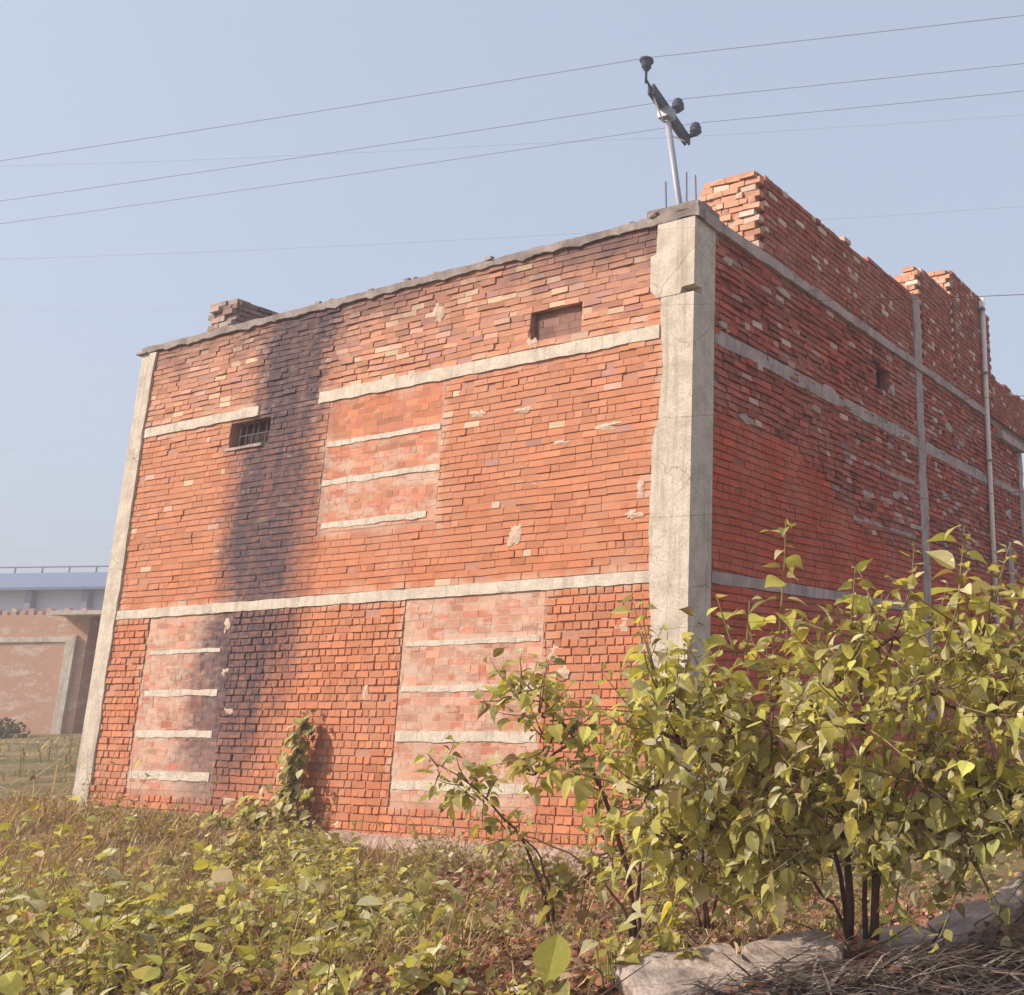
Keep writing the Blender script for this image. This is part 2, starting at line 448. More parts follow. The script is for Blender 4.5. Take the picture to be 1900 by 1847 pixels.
for rect, strips in ((WPANEL, [(4.325,.06,-5.47,-3.52),(3.835,.065,-5.48,-3.48),(3.29,.07,-5.42,-3.64)]),
                     (LPANEL, [(1.875,.045,-8.52,-7.05),(1.345,.07,-8.50,-7.0),(.84,.08,-8.56,-7.0),(.33,.10,-8.56,-6.95)]),
                     (RPANEL, [(1.84,.05,-3.79,-1.84),(1.345,.06,-3.80,-1.82),(.83,.10,-3.82,-1.82),(.33,.09,-3.82,-1.84)])):
    w = MB(); u0, u1, z0, z1 = rect
    lay(w, fmap, u0, u1, z0, z1, panel_style, r, ())
    w.add([fmap(u0,z0,-.0006), fmap(u1,z0,-.0006), fmap(u1,z1,-.0006), fmap(u0,z1,-.0006)], [(0,1,2,3)], (.54,.37,.28) if z1 < 3 else (.50,.29,.20))
    p = w.build('infill_panel', M_PANEL, B)
    for (z, h, a, b_) in strips:
        q = MB(); rough_beam(q, (a, .002, z), (b_, .002, z), (0, -.012, 0), (0, 0, h), 40, .006, r, rag=.012)
        q.build('mortar_strip', M_BAND, p)

# concrete bands across the front
def band(pts, wv, hv, n, mat, name='concrete_band', amp=.006, rag=.0):
    q = MB(); rough_beam(q, pts[0], pts[1], wv, hv, n, amp, r, rag=rag)
    return q.build(name, mat, B)
band(((-9.36, .01, 2.362), (-.40, .01, 2.362)), (0, -.034, 0), (0, 0, .116), 90, M_BAND, rag=.008)
band(((-9.36, .01, 4.915), (-6.88, .01, 4.925)), (0, -.034, 0), (0, 0, .125), 30, M_BAND, rag=.01)
band(((-5.70, .01, 4.925), (-.42, .01, 4.915)), (0, -.034, 0), (0, 0, .145), 55, M_BAND, rag=.012)

# grille vent and shallow niche
q = MB()
u0, u1, z0, z1 = GRILLE
q.box((u0+.003, .16, z0+.003), (u1-.003, .225, z1-.003))  # dark box behind the bars, the vent's inner shade put into its colour
vent = q.build('vent_opening', M_DARK, B)
q = MB()
for k in range(6):
    x = u0 + .09 + k*.125 + r.uniform(-.012, .012)
    q.tube([(x, .09, z0-.01), (x + r.uniform(-.03,.03), .09, z1+.01)], .008, 6)
q.tube([(u0-.01, .09, (z0+z1)/2), (u1+.01, .09, (z0+z1)/2 + .01)], .007, 6)
q.build('grille', M_BGRILLE, vent)
q = MB(); rough_beam(q, (u0-.02, .05, z0-.035), (u1-.1, .05, z0-.035), (0, -.085, 0), (0, 0, .035), 10, .004, r)
q.build('sill', M_SIDEC, vent)
q = MB(); u0, u1, z0, z1 = NICHE
def niche_style(u, z, r, what, k):
    if what == 'bond': return False
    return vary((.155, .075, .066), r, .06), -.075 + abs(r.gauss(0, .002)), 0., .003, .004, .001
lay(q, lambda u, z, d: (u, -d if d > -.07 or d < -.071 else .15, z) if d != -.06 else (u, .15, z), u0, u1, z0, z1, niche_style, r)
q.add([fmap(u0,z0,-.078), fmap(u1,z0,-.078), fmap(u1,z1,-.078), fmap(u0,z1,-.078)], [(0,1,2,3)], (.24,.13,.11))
q.build('wall_niche', M_SIDE, B)

# patches of pale mortar smeared on the front
for (x, z, sx, sz) in [(-2.26,2.98,.13,.12),(-.70,3.06,.14,.055),(-2.23,4.37,.15,.045),(-2.92,4.42,.13,.05),(-1.05,4.04,.14,.05),(-.6,3.33,.05,.08),(-1.67,3.93,.12,.03),(-1.62,1.72,.12,.10),(-1.5,1.5,.07,.07),(-2.18,5.14,.09,.07),(-4.35,1.35,.05,.10),(-6.75,1.15,.10,.06),(-6.9,1.62,.07,.05),(-6.98,2.2,.06,.09),(-6.55,.13,.16,.05),(-.75,1.95,.1,.08),(-3.7,5.8,.1,.12)]:
    q = MB(); n = 26; V = [(x, -.022, z)]
    for k in range(n):
        t = 2*math.pi*k/n; s = .85 + .7*fbm(math.cos(t)*1.3 + x*7, math.sin(t)*1.3, z*5)
        V.append((x + sx*s*math.cos(t), -.010, z + sz*s*math.sin(t)))
    for k in range(n): V.append((V[1+k][0], .0, V[1+k][2]))
    F = [(0, 1+k, 1+(k+1)%n) for k in range(n)] + [(1+k, 1+n+k, 1+n+(k+1)%n, 1+(k+1)%n) for k in range(n)]
    q.add(V, F); q.build('mortar_patch', M_PATCH, B)

# columns
def prism(mb, mp, poly, d0, d1, col=(1, 1, 1)):
    n = len(poly)
    mb.add([mp(u, z, d1) for u, z in poly] + [mp(u, z, d0) for u, z in poly],
           [tuple(range(n)), tuple(range(2*n-1, n-1, -1))] + [(i, (i+1)%n, n+(i+1)%n, n+i) for i in range(n)], col)
def ragged(pts, r, amp, step=.16):
    out = []
    for i in range(len(pts)-1):
        (u0, z0), (u1, z1) = pts[i], pts[i+1]
        n = max(1, int(math.hypot(u1-u0, z1-z0)/step))
        for k in range(n):
            t = k/n; out.append((u0+(u1-u0)*t + r.gauss(0, amp), z0+(z1-z0)*t))
    out.append(pts[-1]); return out
q = MB()
left = [(-.40,-.7),(-.40,1.74),(-.42,2.2),(-.46,2.5),(-.47,3.2),(-.45,3.88),(-.38,3.98),(-.36,4.6),(-.40,5.35)]
prism(q, fmap, ragged(left, r, .008) + [(.022, 5.35), (.022, -.7)], -.1, .038)
left2 = [(-.45,5.352),(-.53,5.46),(-.54,5.84),(-.47,5.86),(-.46,6.2)]
prism(q, fmap, ragged(left2, r, .006) + [(.024, 6.2), (.024, 5.43), (-.13, 5.42), (-.15, 5.352)], -.1, .044)
q.box((-.36, .1, -.7), (.022, .36, 6.2))
q.build('corner_column', M_CONC, B)
q = MB()
rt = [(-9.37,6.2),(-9.40,5.0),(-9.38,3.8),(-9.36,2.6),(-9.37,1.6),(-9.33,.9),(-9.35,.3),(-9.38,-.5)]
prism(q, fmap, [(-9.70,-.5),(-9.69,6.2)] + ragged(rt, r, .010), -.3, .036)
q.build('corner_column', M_CONC, B)
q = MB(); rough_beam(q, (-9.79, -.08, 6.20), (-9.55, -.08, 6.20), (0, .3, 0), (0, 0, .03), 5, .006, r)
q.build('slab_stub', M_SLAB, B)

# side wall
def side_style(u, z, r, what, k):
    if what == 'bond': return r.random() < .15
    # a flush, redder area in the lower near part of the wall
    lim = 4.15 if u < 2.2 else 4.15 - (u-2.2)*.42
    lo = z < lim or z < 3.2
    if lo:
        col = vary((.47, .074, .030), r, .11); face = .006 + abs(r.gauss(0, .004)); jit = .002; tilt = r.gauss(.003, .002)
    else:
        pc = .11 if u > 2.8 or z > 4.9 else .06
        col = vary((.47, .30, .26), r, .2) if r.random() < pc*.8 else vary((.36, .078, .047), r, .24)
        face = .010 + abs(r.gauss(0, .012)); jit = .006; tilt = r.gauss(.006, .006)
    if r.random() < .015: return None
    return col, face, tilt, .004, .0075, jit
w = MB()
r = random.Random(5)
lay(w, smap, .36, 6.16, -.6, 2.36, side_style, r, sag=.01)
SHOLE = (4.62, 5.08, 5.50, 5.84)
lay(w, smap, .36, 6.16, 2.48, 6.18, side_style, r, [SHOLE], sag=.03)
lay(w, smap, 6.46, 11.65, -.6, 6.18, side_style, r, sag=.02)
backing(w, smap, .36, 11.65, -.7, 6.2, -.006, .23, [SHOLE], (.30, .09, .06))
w.build('side_wall', M_SIDE, B)
q = MB(); q.box((-.22, 4.624, 5.504), (-.13, 5.076, 5.836)); q.build('vent_opening', M_DARK, B)  # dark panel at the back of the hole, coloured as its shade
def sband(y0, y1, z, h, dep=.02, n=30, amp=.008, name='concrete_band', mat=M_SIDEC):
    return band(((-.02, y0, z), (-.02, y1, z)), (dep+.02, 0, 0), (0, 0, h), n, mat, name, amp, .01)
sband(.37, 6.15, 2.362, .118, .022)
sband(.37, 6.15, 4.90, .165, .03, 36, .012)
sband(6.47, 9.5, 4.88, .18, .03, 20, .012)
sband(9.7, 11.6, 4.96, .12, .025, 10, .014)
sband(10.3, 11.9, 5.90, .16, .14, 9, .02)
sband(3.5, 5.95, 4.27, .06, .02, 14, .01, 'mortar_strip')
sband(3.75, 5.95, 3.46, .055, .02, 14, .01, 'mortar_strip')
for (y, z, sy, sz) in [(.62,5.93,.10,.05),(.55,5.15,.1,.06),(3.1,5.05,.18,.06),(5.2,5.6,.1,.09),(5.0,4.7,.12,.06),(2.2,5.6,.1,.04),(1.0,4.2,.14,.05),(1.9,6.0,.18,.04),(7.3,4.3,.2,.06),(8.2,5.4,.16,.07),(7.6,5.55,.16,.08),(8.7,3.7,.2,.06),(10.8,4.5,.2,.1),(4.2,3.85,.14,.05),(5.2,4.0,.1,.05)]:
    q = MB(); n = 12; V = [(.034, y, z)]
    for k in range(n):
        t = 2*math.pi*k/n; s = 1 + r.uniform(-.35, .3); V.append((.028, y + sy*s*math.cos(t), z + sz*s*math.sin(t)))
    for k in range(n): V.append((.0, V[1+k][1], V[1+k][2]))
    q.add(V, [(0, 1+k, 1+(k+1)%n) for k in range(n)] + [(1+k, 1+n+k, 1+n+(k+1)%n, 1+(k+1)%n) for k in range(n)])
    q.build('mortar_patch', M_SIDEC, B)
# columns of the side wall
def column(y0, y1, z0, z1, dep, mat, name='side_column', back=-.25):
    q = MB(); n = int((z1-z0)/.2); V = []; F = []
    for i in range(n+1):
        z = z0 + (z1-z0)*i/n; e = lambda: r.gauss(0, .008)
        V += [(back, y0+e(), z), (dep+e(), y0+e(), z), (dep+e(), y1+e(), z), (back, y1+e(), z)]
    for i in range(n):
        for k in range(4):
            k2 = (k+1) % 4; F.append((i*4+k, i*4+k2, (i+1)*4+k2, (i+1)*4+k))
    F += [(0,1,2,3), (n*4+3, n*4+2, n*4+1, n*4)]
    q.add(V, F); return q.build(name, mat, B)
column(6.16, 6.46, -.6, 7.48, .03, M_SIDEC)
column(11.65, 11.92, -.6, 5.9, .03, M_SIDEC)
column(10.60, 10.80, -.6, 3.95, .05, M_SIDEC, 'door_post', -.05)

# roof slab with its broken edge, and back walls that close the block
q = MB()
q.box((-9.62, .06, 6.2), (-.06, 9.4, 6.315)); q.box((-1.5, 9.4, 6.2), (-.06, 12.6, 6.315))
roof = q.build('roof_slab', M_SLAB, B)
q = MB(); rough_beam(q, (-9.72, .07, 6.222), (.07, .07, 6.222), (0, -.112, 0), (0, 0, .082), 240, .009, r, rag=.03)
q.build('front_edge', M_SLAB, roof)
q = MB(); rough_beam(q, (-.06, .08, 6.19), (-.06, 9.55, 6.19), (.125, 0, 0), (0, 0, .12), 70, .009, r, rag=.012)
q.build('side_edge', M_SIDEC, roof)
q = MB()
for k in range(14):      # crumbs and loose brick bits along the roof edge
    x = r.choice([r.uniform(-9.5, -.1), r.uniform(-1.2, 0), r.uniform(-5.8, -3.8)]); sz_ = r.uniform(.025, .06)
    y = r.uniform(-.03, .06); c_ = MB()
    V = [(x + sx*sz_*r.uniform(.7, 1.6), y + sy*sz_*r.uniform(.6, 1.2), 6.30 + (sz+1)*sz_*.6*r.uniform(.7, 1.2)) for sz in (-1, 1) for sy in (-1, 1) for sx in (-1, 1)]
    c_.add(V, [(0,2,3,1),(4,5,7,6),(0,1,5,4),(1,3,7,5),(3,2,6,7),(2,0,4,6)]); c_.build('brick_crumb', M_SLAB, roof)
rough_beam(q, (-.62, -.03, 6.312), (.05, -.03, 6.312), (0, .42, 0), (0, 0, .085), 8, .012, r)
q.build('broken_edge', M_SLAB, roof)
q = MB()
q.box((-9.68, .3, -.6), (-9.42, 9.4, 6.195)); q.box((-9.42, 9.15, -.6), (-1.5, 9.4, 6.195)); q.box((-1.5, 9.15, -.6), (-1.26, 12.5, 6.195)); q.box((-1.26, 12.3, -.6), (-.25, 12.5, 6.195))
q.c = [(.42, .18, .12)] * len(q.v)
q.build('back_wall', M_SIDE, B)
q = MB(); q.box((-9.3, .24, -.3), (-.38, 9.1, -.05)); q.build('floor', M_PLINTH, B)

# parapet walls on the roof along the side, broken at their ends
def para_style(base, tooth=0.):
    def f(u, z, r, what, k):
        if what == 'bond': return k % 2 == 0
        c = vary(base, r, .17)
        if r.random() < .07: c = vary((.62, .46, .36), r, .1)
        return c, .006 + abs(r.gauss(0, .007)), r.gauss(.003, .003), .005, .007, .004
    return f
PB = (.36, .09, .056)
def parapet(y0, y1, z1, endw, seed, steps=None, name='parapet_wall', topslope=0.):
    """a wall on the slab edge from y0 to y1, with a toothed end wall returning inwards at y0"""
    rr = random.Random(seed); q = MB(); z0 = 6.31; ch = .0845
    top = lambda u: z1 + topslope*(u-y0) + .04*fbm(u*1.7, seed, 0.)
    lay(q, smap, y0+.11, y1, z0, z1+.09, para_style(PB), rr, topf=lambda u: top(u)+.03)
    q.add([smap(y0+.11,z0,-.004), smap(y1,z0,-.004), smap(y1,z1-.06,-.004), smap(y0+.11,z1-.06,-.004)], [(0,1,2,3)], (.30,.15,.11))
    # body behind the facing bricks, butted behind the backing face
    q.box((-.23, y0+.12, z0), (-.062, y1-.002, z1-.05), (.36,.2,.15))
    # toothed end: each course ends at a different place
    n = int((z1 - z0)/ch) + 1
    for k in range(n):
        za, zb = z0+k*ch+.006, z0+(k+1)*ch-.006
        if zb > z1 + .06: break
        lim = endw
        if steps:
            for (zs, wd) in steps:
                if za >= zs: lim = wd
        u = -.002 if k % 2 else -.065
        first = True
        while u > -lim:
            ln = rr.choice([.225, .225, .112]) * rr.uniform(.92, 1.05)
            a = max(u-ln, -lim-.08)
            c = vary((.60, .31, .20) if rr.random() < .85 else (.66, .50, .40), rr, .13)
            out = rr.gauss(0, .012) + (.0 if k % 2 else .012)
            V = [(x + rr.gauss(0,.004), y + rr.gauss(0,.005), z + rr.gauss(0,.004)) for z in (za, zb) for y in (y0-out, y0+.23) for x in (a+.005, u-.005)]
            q.add(V, [(0,2,3,1),(4,5,7,6),(0,1,5,4),(1,3,7,5),(3,2,6,7),(2,0,4,6)], c)
            u -= ln
        q.box((-lim+.03, y0+.05, z0+k*ch), (-.066, y0+.215, z0+(k+1)*ch), (.32,.19,.14))
    return q.build(name, M_PARA, B)
parapet(1.34, 6.15, 7.37, .78, 21, [(6.5,1.05),(7.02,.86),(7.12,.78),(7.3,.72)], topslope=.02)
parapet(6.50, 8.02, 8.08, .62, 22, [(7.9,.42),(8.0,.2)])
parapet(8.04, 9.72, 8.60, .52, 23)
rr = random.Random(3); q = MB()
for (y0, y1, z1, sd) in ((9.73, 10.22, 8.38, 24), (10.25, 13.4, 7.2, 25)):
    lay(q, smap, y0, y1, 6.31, z1, para_style(PB), rr, topf=lambda u: z1 + .05*fbm(u*2, sd, 0.))
    q.box((-.23, y0+.02, 6.31), (-.004, y1-.06, z1-.06), (.34,.18,.14))
q.build('parapet_wall', M_PARA, B)
q = MB()        # teeth of the far broken end
for k in range(14):
    if k % 2: q.box((-.22, 10.16, 7.2+k*.0845), (.012, 10.16+rr.uniform(.07,.13), 7.2+(k+1)*.0845-.01), vary(PB, rr))
q.build('toothed_end', M_PARA, B)
q = MB(); rr = random.Random(9)   # low wall on the roof at the left, running back
lay(q, lambda u, z, d: (-8.27+d, u, z), .42, 6., 6.31, 6.95, para_style((.22,.14,.12)), rr)
for k in range(8):
    za = 6.31 + k*.084; u = -8.275 - (.03 if k % 2 else 0)
    while u > -8.82:
        ln = rr.choice([.22, .11]); o = rr.gauss(0, .02)
        a = max(u-ln, -8.86) - (.06 if k % 2 and u-ln < -8.75 else 0)
        q.box((a+.006, .36-o, za+.005), (u-.005, .6, za+.077), vary((.30,.215,.185), rr, .2)); u -= ln
q.box((-8.80, .45, 6.31), (-8.335, 6., 6.95), (.30,.20,.17))
q.build('roof_wall', M_PARA, B)

# pipe, rebar and plinth
q = MB(); q.tube([(.075, 9.52, 2.0), (.075, 9.54, 4.0), (.08, 9.58, 6.2), (.085, 9.66, 8.55)], .047, 10)
pipe = q.build('drain_pipe', M_PIPE, B, smooth=True)
for z in (3.6, 5.3, 7.0, 8.3):
    q = MB(); q.box((-.01, 9.50+.02*(z-3.6)/4, z), (.14, 9.63+.02*(z-3.6)/4, z+.035)); q.build('bracket', M_REBAR, pipe)
for (x, y, h) in ((-.60, .28, .30), (-.34, .30, .36), (-.18, .25, .26)):
    q = MB(); q.tube([(x, y, 6.28), (x + .01, y, 6.5), (x + r.uniform(-.02,.02), y, 6.6+h)], .011, 6)
    q.build('rebar', M_REBAR, B)
for (x, w_, d_, h_) in ((-.48,.30,.24,.055),(-.12,.24,.2,.06)):
    q = MB(); rough_beam(q, (x-w_/2, .12, 6.40), (x+w_/2, .12, 6.40), (0, d_, 0), (0, 0, h_), 3, .008, r); q.build('loose_slab', M_SLAB, B)
q = MB()
V = []; F = []; n = 46
for i in range(n+1):
    x = -5.6 + 5.9*i/n; e = lambda s: r.gauss(0, s)
    zt = -.135 + e(.008); dpt = .20 + .08*fbm(x*1.3, 2.) + e(.012) + .05*(i/n)
    V += [(x, .0, -.75), (x, .0, zt), (x, -dpt, zt-.015+e(.01)), (x, -dpt-.03+e(.015), -.30+e(.02)), (x, -dpt-.02, -.75)]
for i in range(n):
    for k in range(4): F.append((i*5+k, i*5+k+1, (i+1)*5+k+1, (i+1)*5+k))
F += [(0,1,2,3,4), tuple(n*5+k for k in (4,3,2,1,0))]
q.add(V, F); q.build('plinth', M_PLINTH, B)

# ------------------------------------------------------------------ power pole and lines
P0 = Vector((-5.98, 11.39, -.3)); P1 = Vector((-8.05, 10.39, 15.25))
pole = empty('utility_pole', tuple(P0), 'leaning grey steel power pole with a dark crossarm, rising behind the roof corner', 'utility pole')
inv = lambda p: Vector(p)
def pobj(mb, name, mat, parent=pole, smooth=True):
    mb.v = [tuple(Vector(p) - P0) for p in mb.v]
    return mb.build(name, mat, parent, smooth)
q = MB(); q.tube([P0, P0.lerp(P1, .5), P0.lerp(P1, .85), P1], [.13, .105, .085, .08], 12); pobj(q, 'pole_shaft', M_STEEL)
A0 = Vector((-7.94, 9.58, 15.47)); A1 = Vector((-8.57, 12.05, 15.47)); ad = (A1-A0).normalized(); sd = Vector((0,0,1)).cross(ad)
q = MB(); 
for s_ in (-.055, .055):
    V = [p + sd*(s_+o) + Vector((0,0,zz)) for p in (A0, A1) for o, zz in ((-.03,-.13),(.03,-.13),(.03,.13),(-.03,.13))]
    q.add(V, [(0,1,2,3),(7,6,5,4),(0,4,5,1),(1,5,6,2),(2,6,7,3),(3,7,4,0)])
pobj(q, 'crossarm', M_ARM, smooth=False)
q = MB()
mid = A0.lerp(A1, .42)
V = [P1 + Vector((dx*.17, dy*.15, dz)) for dz in (-.14, .12) for dy in (-1, 1) for dx in (-1, 1)]
q.add(V, [(0,2,3,1),(4,5,7,6),(0,1,5,4),(1,3,7,5),(3,2,6,7),(2,0,4,6)])
q.tube([P1, mid], .06, 8)
pobj(q, 'clamp', M_STEEL, smooth=False)
for a in (A0.lerp(A1, .06), A0.lerp(A1, .93)):
    q = MB(); q.tube([a - Vector((0,0,.1)), P1 + Vector((0,0,-.55)) if a.y > 10.5 else P1 + Vector((-.05,-.05,-.25))], .022, 6); pobj(q, 'brace', M_PIPE)
INS = []
for a, off, up in ((A0 - ad*.25, Vector((-.02,-.02,0)), .33), (A0.lerp(A1, .47), Vector((.26,.02,0)), .10), (A0.lerp(A1, .93), Vector((.30,.05,0)), .10)):
    base = a + off; q = MB()
    if off.length < .2: q.tube([A0 + ad*.05, base + Vector((0,0,.1))], .03, 6)
    k = 1.15
    prof = [(0,.03),(up,.03),(up+.02,.07),(up+.08,.09),(up+.10,.12),(up+.14,.11),(up+.24,.15),(up+.26,.175),(up+.31,.165),(up+.33,.07),(up+.37,.06),(up+.38,.04)]
    if off.length > .2:
        prof = [(0,.05),(up*.5,.09),(up,.15),(up+.03,.165),(up+.06,.125),(up+.11,.15),(up+.14,.155),(up+.18,.11),(up+.23,.12),(up+.26,.09),(up+.29,.05)]
        q.tube([a, base + Vector((0,0,.05))], .06, 8)
    q.lathe(base, (0,0,1), prof, 14); pobj(q, 'insulator', M_ARM)
    INS.append(base + Vector((0,0,prof[-1][0]-.02)))
wd = Vector((.965, .262, 0)).normalized()
for ip, lab in zip(INS, ('topmost power line wire, held by the highest insulator of the leaning pole', 'middle power line wire of the three, held by the crossarm insulator', 'lowest power line wire of the three, held by the far crossarm insulator')):
    q = MB(); pts = []
    for k in range(-40, 41):
        t = k/40; pts.append(ip + wd*(t*42) + Vector((0, 0, -1.6*abs(t)*(1.9-abs(t)))) * .42)
    pts = [p - ip for p in pts]
    q.tube(pts, .0095, 5); o = q.build('power_line', M_WIRE, None, True); o.location = ip
    tag(o, lab, 'power line', 'power lines over the roof')

# ------------------------------------------------------------------ wire fence close to the camera
fen = empty('wire_fence', (4.2, -6.85, ground(4.2, -6.85)), 'thin rusty wire fence whose strands run across the foreground', 'fence')
fl = Vector(fen.location)
FA, FB = Vector((3.07, -7.35)), Vector((5.43, -6.28)); 
for zl, zr in ((2.52,2.57),(2.29,2.35),(2.17,2.14),(1.85,1.93),(1.63,1.73),(1.39,1.52),(1.17,1.31),(.96,1.10),(.74,.89)):
    q = MB(); pts = []
    for k in range(-12, 33):
        t = k/20; p = FA.lerp(FB, t); pts.append(Vector((p.x, p.y, zl + (zr-zl)*t - .012*(1-(2*t-1)**2) + .004*fbm(k*.31, zl*7)))-fl)
    rw = .00016 if zl > 2.2 else .00006
    q.tube(pts, [rw + (0 if zl > 2.2 else .0009*sst(k_/44, .45, .8)) for k_ in range(45)], 5); q.build('fence_wire', M_FENCE, fen, True)
for t in (-.6, 1.6):
    p = FA.lerp(FB, t); q = MB(); q.tube([Vector((p.x, p.y, ground(p.x, p.y)-.1))-fl, Vector((p.x, p.y, 2.75))-fl], .035, 8); q.build('fence_post', M_REBAR, fen, True)

# ------------------------------------------------------------------ leaves and plants
def leaf(mb, p, d, up, ln, wd, col, droop=.25, fold=.25, r=rnd):
    """an ovate leaf with a folded midrib and a drooping pointed tip"""
    d = d.normalized(); s = d.cross(up)
    s = s.normalized() if s.length > 1e-4 else d.orthogonal().normalized()
    nrm = s.cross(d).normalized()
    def q(t, x):
        return p + d*(ln*t) + nrm*(-droop*ln*t*t + fold*abs(x)*wd) + s*(x*wd*(1-.15*fold))
    tw = r.uniform(-.08, .08)
    rows = ((.12,.25), (.30,.43), (.50,.46), (.70,.34), (.87,.15))
    V = [q(0,0)]; F = [(0,2,1), (0,3,2)]
    for k, (t, wd_) in enumerate(rows):
        V += [q(t-.015, -wd_+tw*.5), q(t, 0), q(t-.015, wd_+tw*.5)]
        if k:
            a = 3*k-2; F += [(a, a+1, a+4, a+3), (a+1, a+2, a+5, a+4)]
    a = 3*len(rows)-2; V.append(q(1.04, tw)); F += [(a, a+1, a+3), (a+1, a+2, a+3)]
    mb.add(V, F, col)

G_BRIGHT = (.54, .50, .14); G_MID = (.42, .385, .14); G_DARK = (.23, .19, .07); G_PALE = (.60, .55, .33); G_BROWN = (.36, .24, .13)
def leaf_col(r, w=(.28,.34,.16,.19,.03)):
    t = r.random(); acc = 0
    for c, k in zip((G_BRIGHT, G_MID, G_DARK, G_PALE, G_BROWN), w):
        acc += k
        if t < acc: break
    return vary(c, r, .14)
def rv(r): return Vector((r.gauss(0,1), r.gauss(0,1), r.gauss(0,1))).normalized()

def twig(stem, lf, p, d, length, r, nl, size, rad=.006, w=None, curl=.25, up_bias=.15):
    """a leafy twig: a bent stem with alternating leaves"""
    pts = [p.copy()]; d = d.normalized(); n = 5
    for k in range(n):
        d = (d + rv(r)*curl*.5 + Vector((0,0,up_bias*.3))).normalized()
        pts.append(pts[-1] + d*length/n)
    stem.tube(pts, [rad*(1-.75*k/n) for k in range(n+1)], 5, (.3,.25,.12))
    for k in range(nl):
        t = (k + r.uniform(.2, 1.)) / nl; i = min(n-1, int(t*n)); pp = pts[i].lerp(pts[i+1], t*n-i)
        ax = (pts[i+1]-pts[i]).normalized()
        ang = k*2.4 + r.uniform(-.5,.5); o = ax.orthogonal().normalized(); o = Matrix.Rotation(ang, 3, ax) @ o
        ld = (o*1.0 + ax*.35 + Vector((0,0,-.15)) + rv(r)*.25).normalized()
        s = size * r.choice((.5,.7,.85,1.,1.15,1.5)) * r.uniform(.85,1.15) * (1.05 - .35*t)
        st = pp + ld*s*.22
        leaf(lf, st, ld, (Vector((0,0,1)) + rv(r)*.75), s, s*r.uniform(.6,.95), leaf_col(r, w) if w else leaf_col(r), r.uniform(-.1,.75), r.uniform(.0,.7), r)
    return pts
def bez(a, b_, bow, r, n=10, wob=.02):
    a, b_ = Vector(a), Vector(b_); m = a.lerp(b_, .45) + Vector(bow)
    return [a*(1-t)**2 + m*2*t*(1-t) + b_*t*t + rv(r)*wob*(t*(1-t)*4) for t in [k/n for k in range(n+1)]]

def bush(name, label, base, stems, clumps, seed, size, group=None, per=11, twl=.34, trunk_mat=M_BARK, w=None, nl=(6, 10), shoots=()):
    """stems: (start offset, end, radius, bow); clumps: (centre, radius, weight) hold the leafy twigs"""
    r = random.Random(seed); base = Vector(base)
    o = empty(name, tuple(base), label, 'bush' if 'bush' in name else 'plant', group)
    tr = MB(); lf = MB(); tw = MB(); nodes = []   # twigs join the trunk mesh below
    for (s, e, rad, bow) in stems:
        a_ = base + Vector(s); e_ = Vector(e); mid_ = a_.lerp(e_, .45)
        pts = bez(a_, e_, Vector(bow) + Vector(((a_.x-mid_.x)*.75, (a_.y-mid_.y)*.75, .12*(e_.z-a_.z))), r)
        tr.tube(pts, [rad*(1-.72*k/(len(pts)-1)) for k in range(len(pts))], 8, (1,1,1)); nodes += pts[3:]
    for (c, rad, wt) in clumps:
        c = Vector(c); near = min(nodes, key=lambda q: (q-c).length)
        if (near-c).length > .12:
            pts = bez(near, c, (0, 0, (near-c).length*.18), r, 6, .015)
            tr.tube(pts, [.011*(1-.5*k/6) for k in range(7)], 6)
        for k in range(int(per*wt)):
            off = rv(r); rr_ = rad * r.random()**.5
            p = c + off*rr_*.55
            d = (off + Vector((0,0,.35))).normalized()
            if r.random() < .35:
                tr.tube([c + off*.02, c.lerp(p, .5) + rv(r)*.01, p], [.006,.005,.004], 5)
            twig(tw, lf, p, d, twl*r.uniform(.6,1.15), r, r.randint(*nl), size, w=w)
    for (a, e, n, sz) in shoots:
        a, e = Vector(a), Vector(e)
        twig(tw, lf, a, (e-a), (e-a).length, r, n, sz, .008, w, .10, .4)
    shift = lambda mb: setattr(mb, 'v', [tuple(Vector(p)-base) for p in mb.v])
    for mb in (tr, tw, lf): shift(mb)
    tr.add(tw.v, tw.f, (1, 1, 1), 1)
    tr.build('trunk', [trunk_mat, M_STEM], o, True)
    lf.build('foliage', M_LEAF, o, False)
    return o

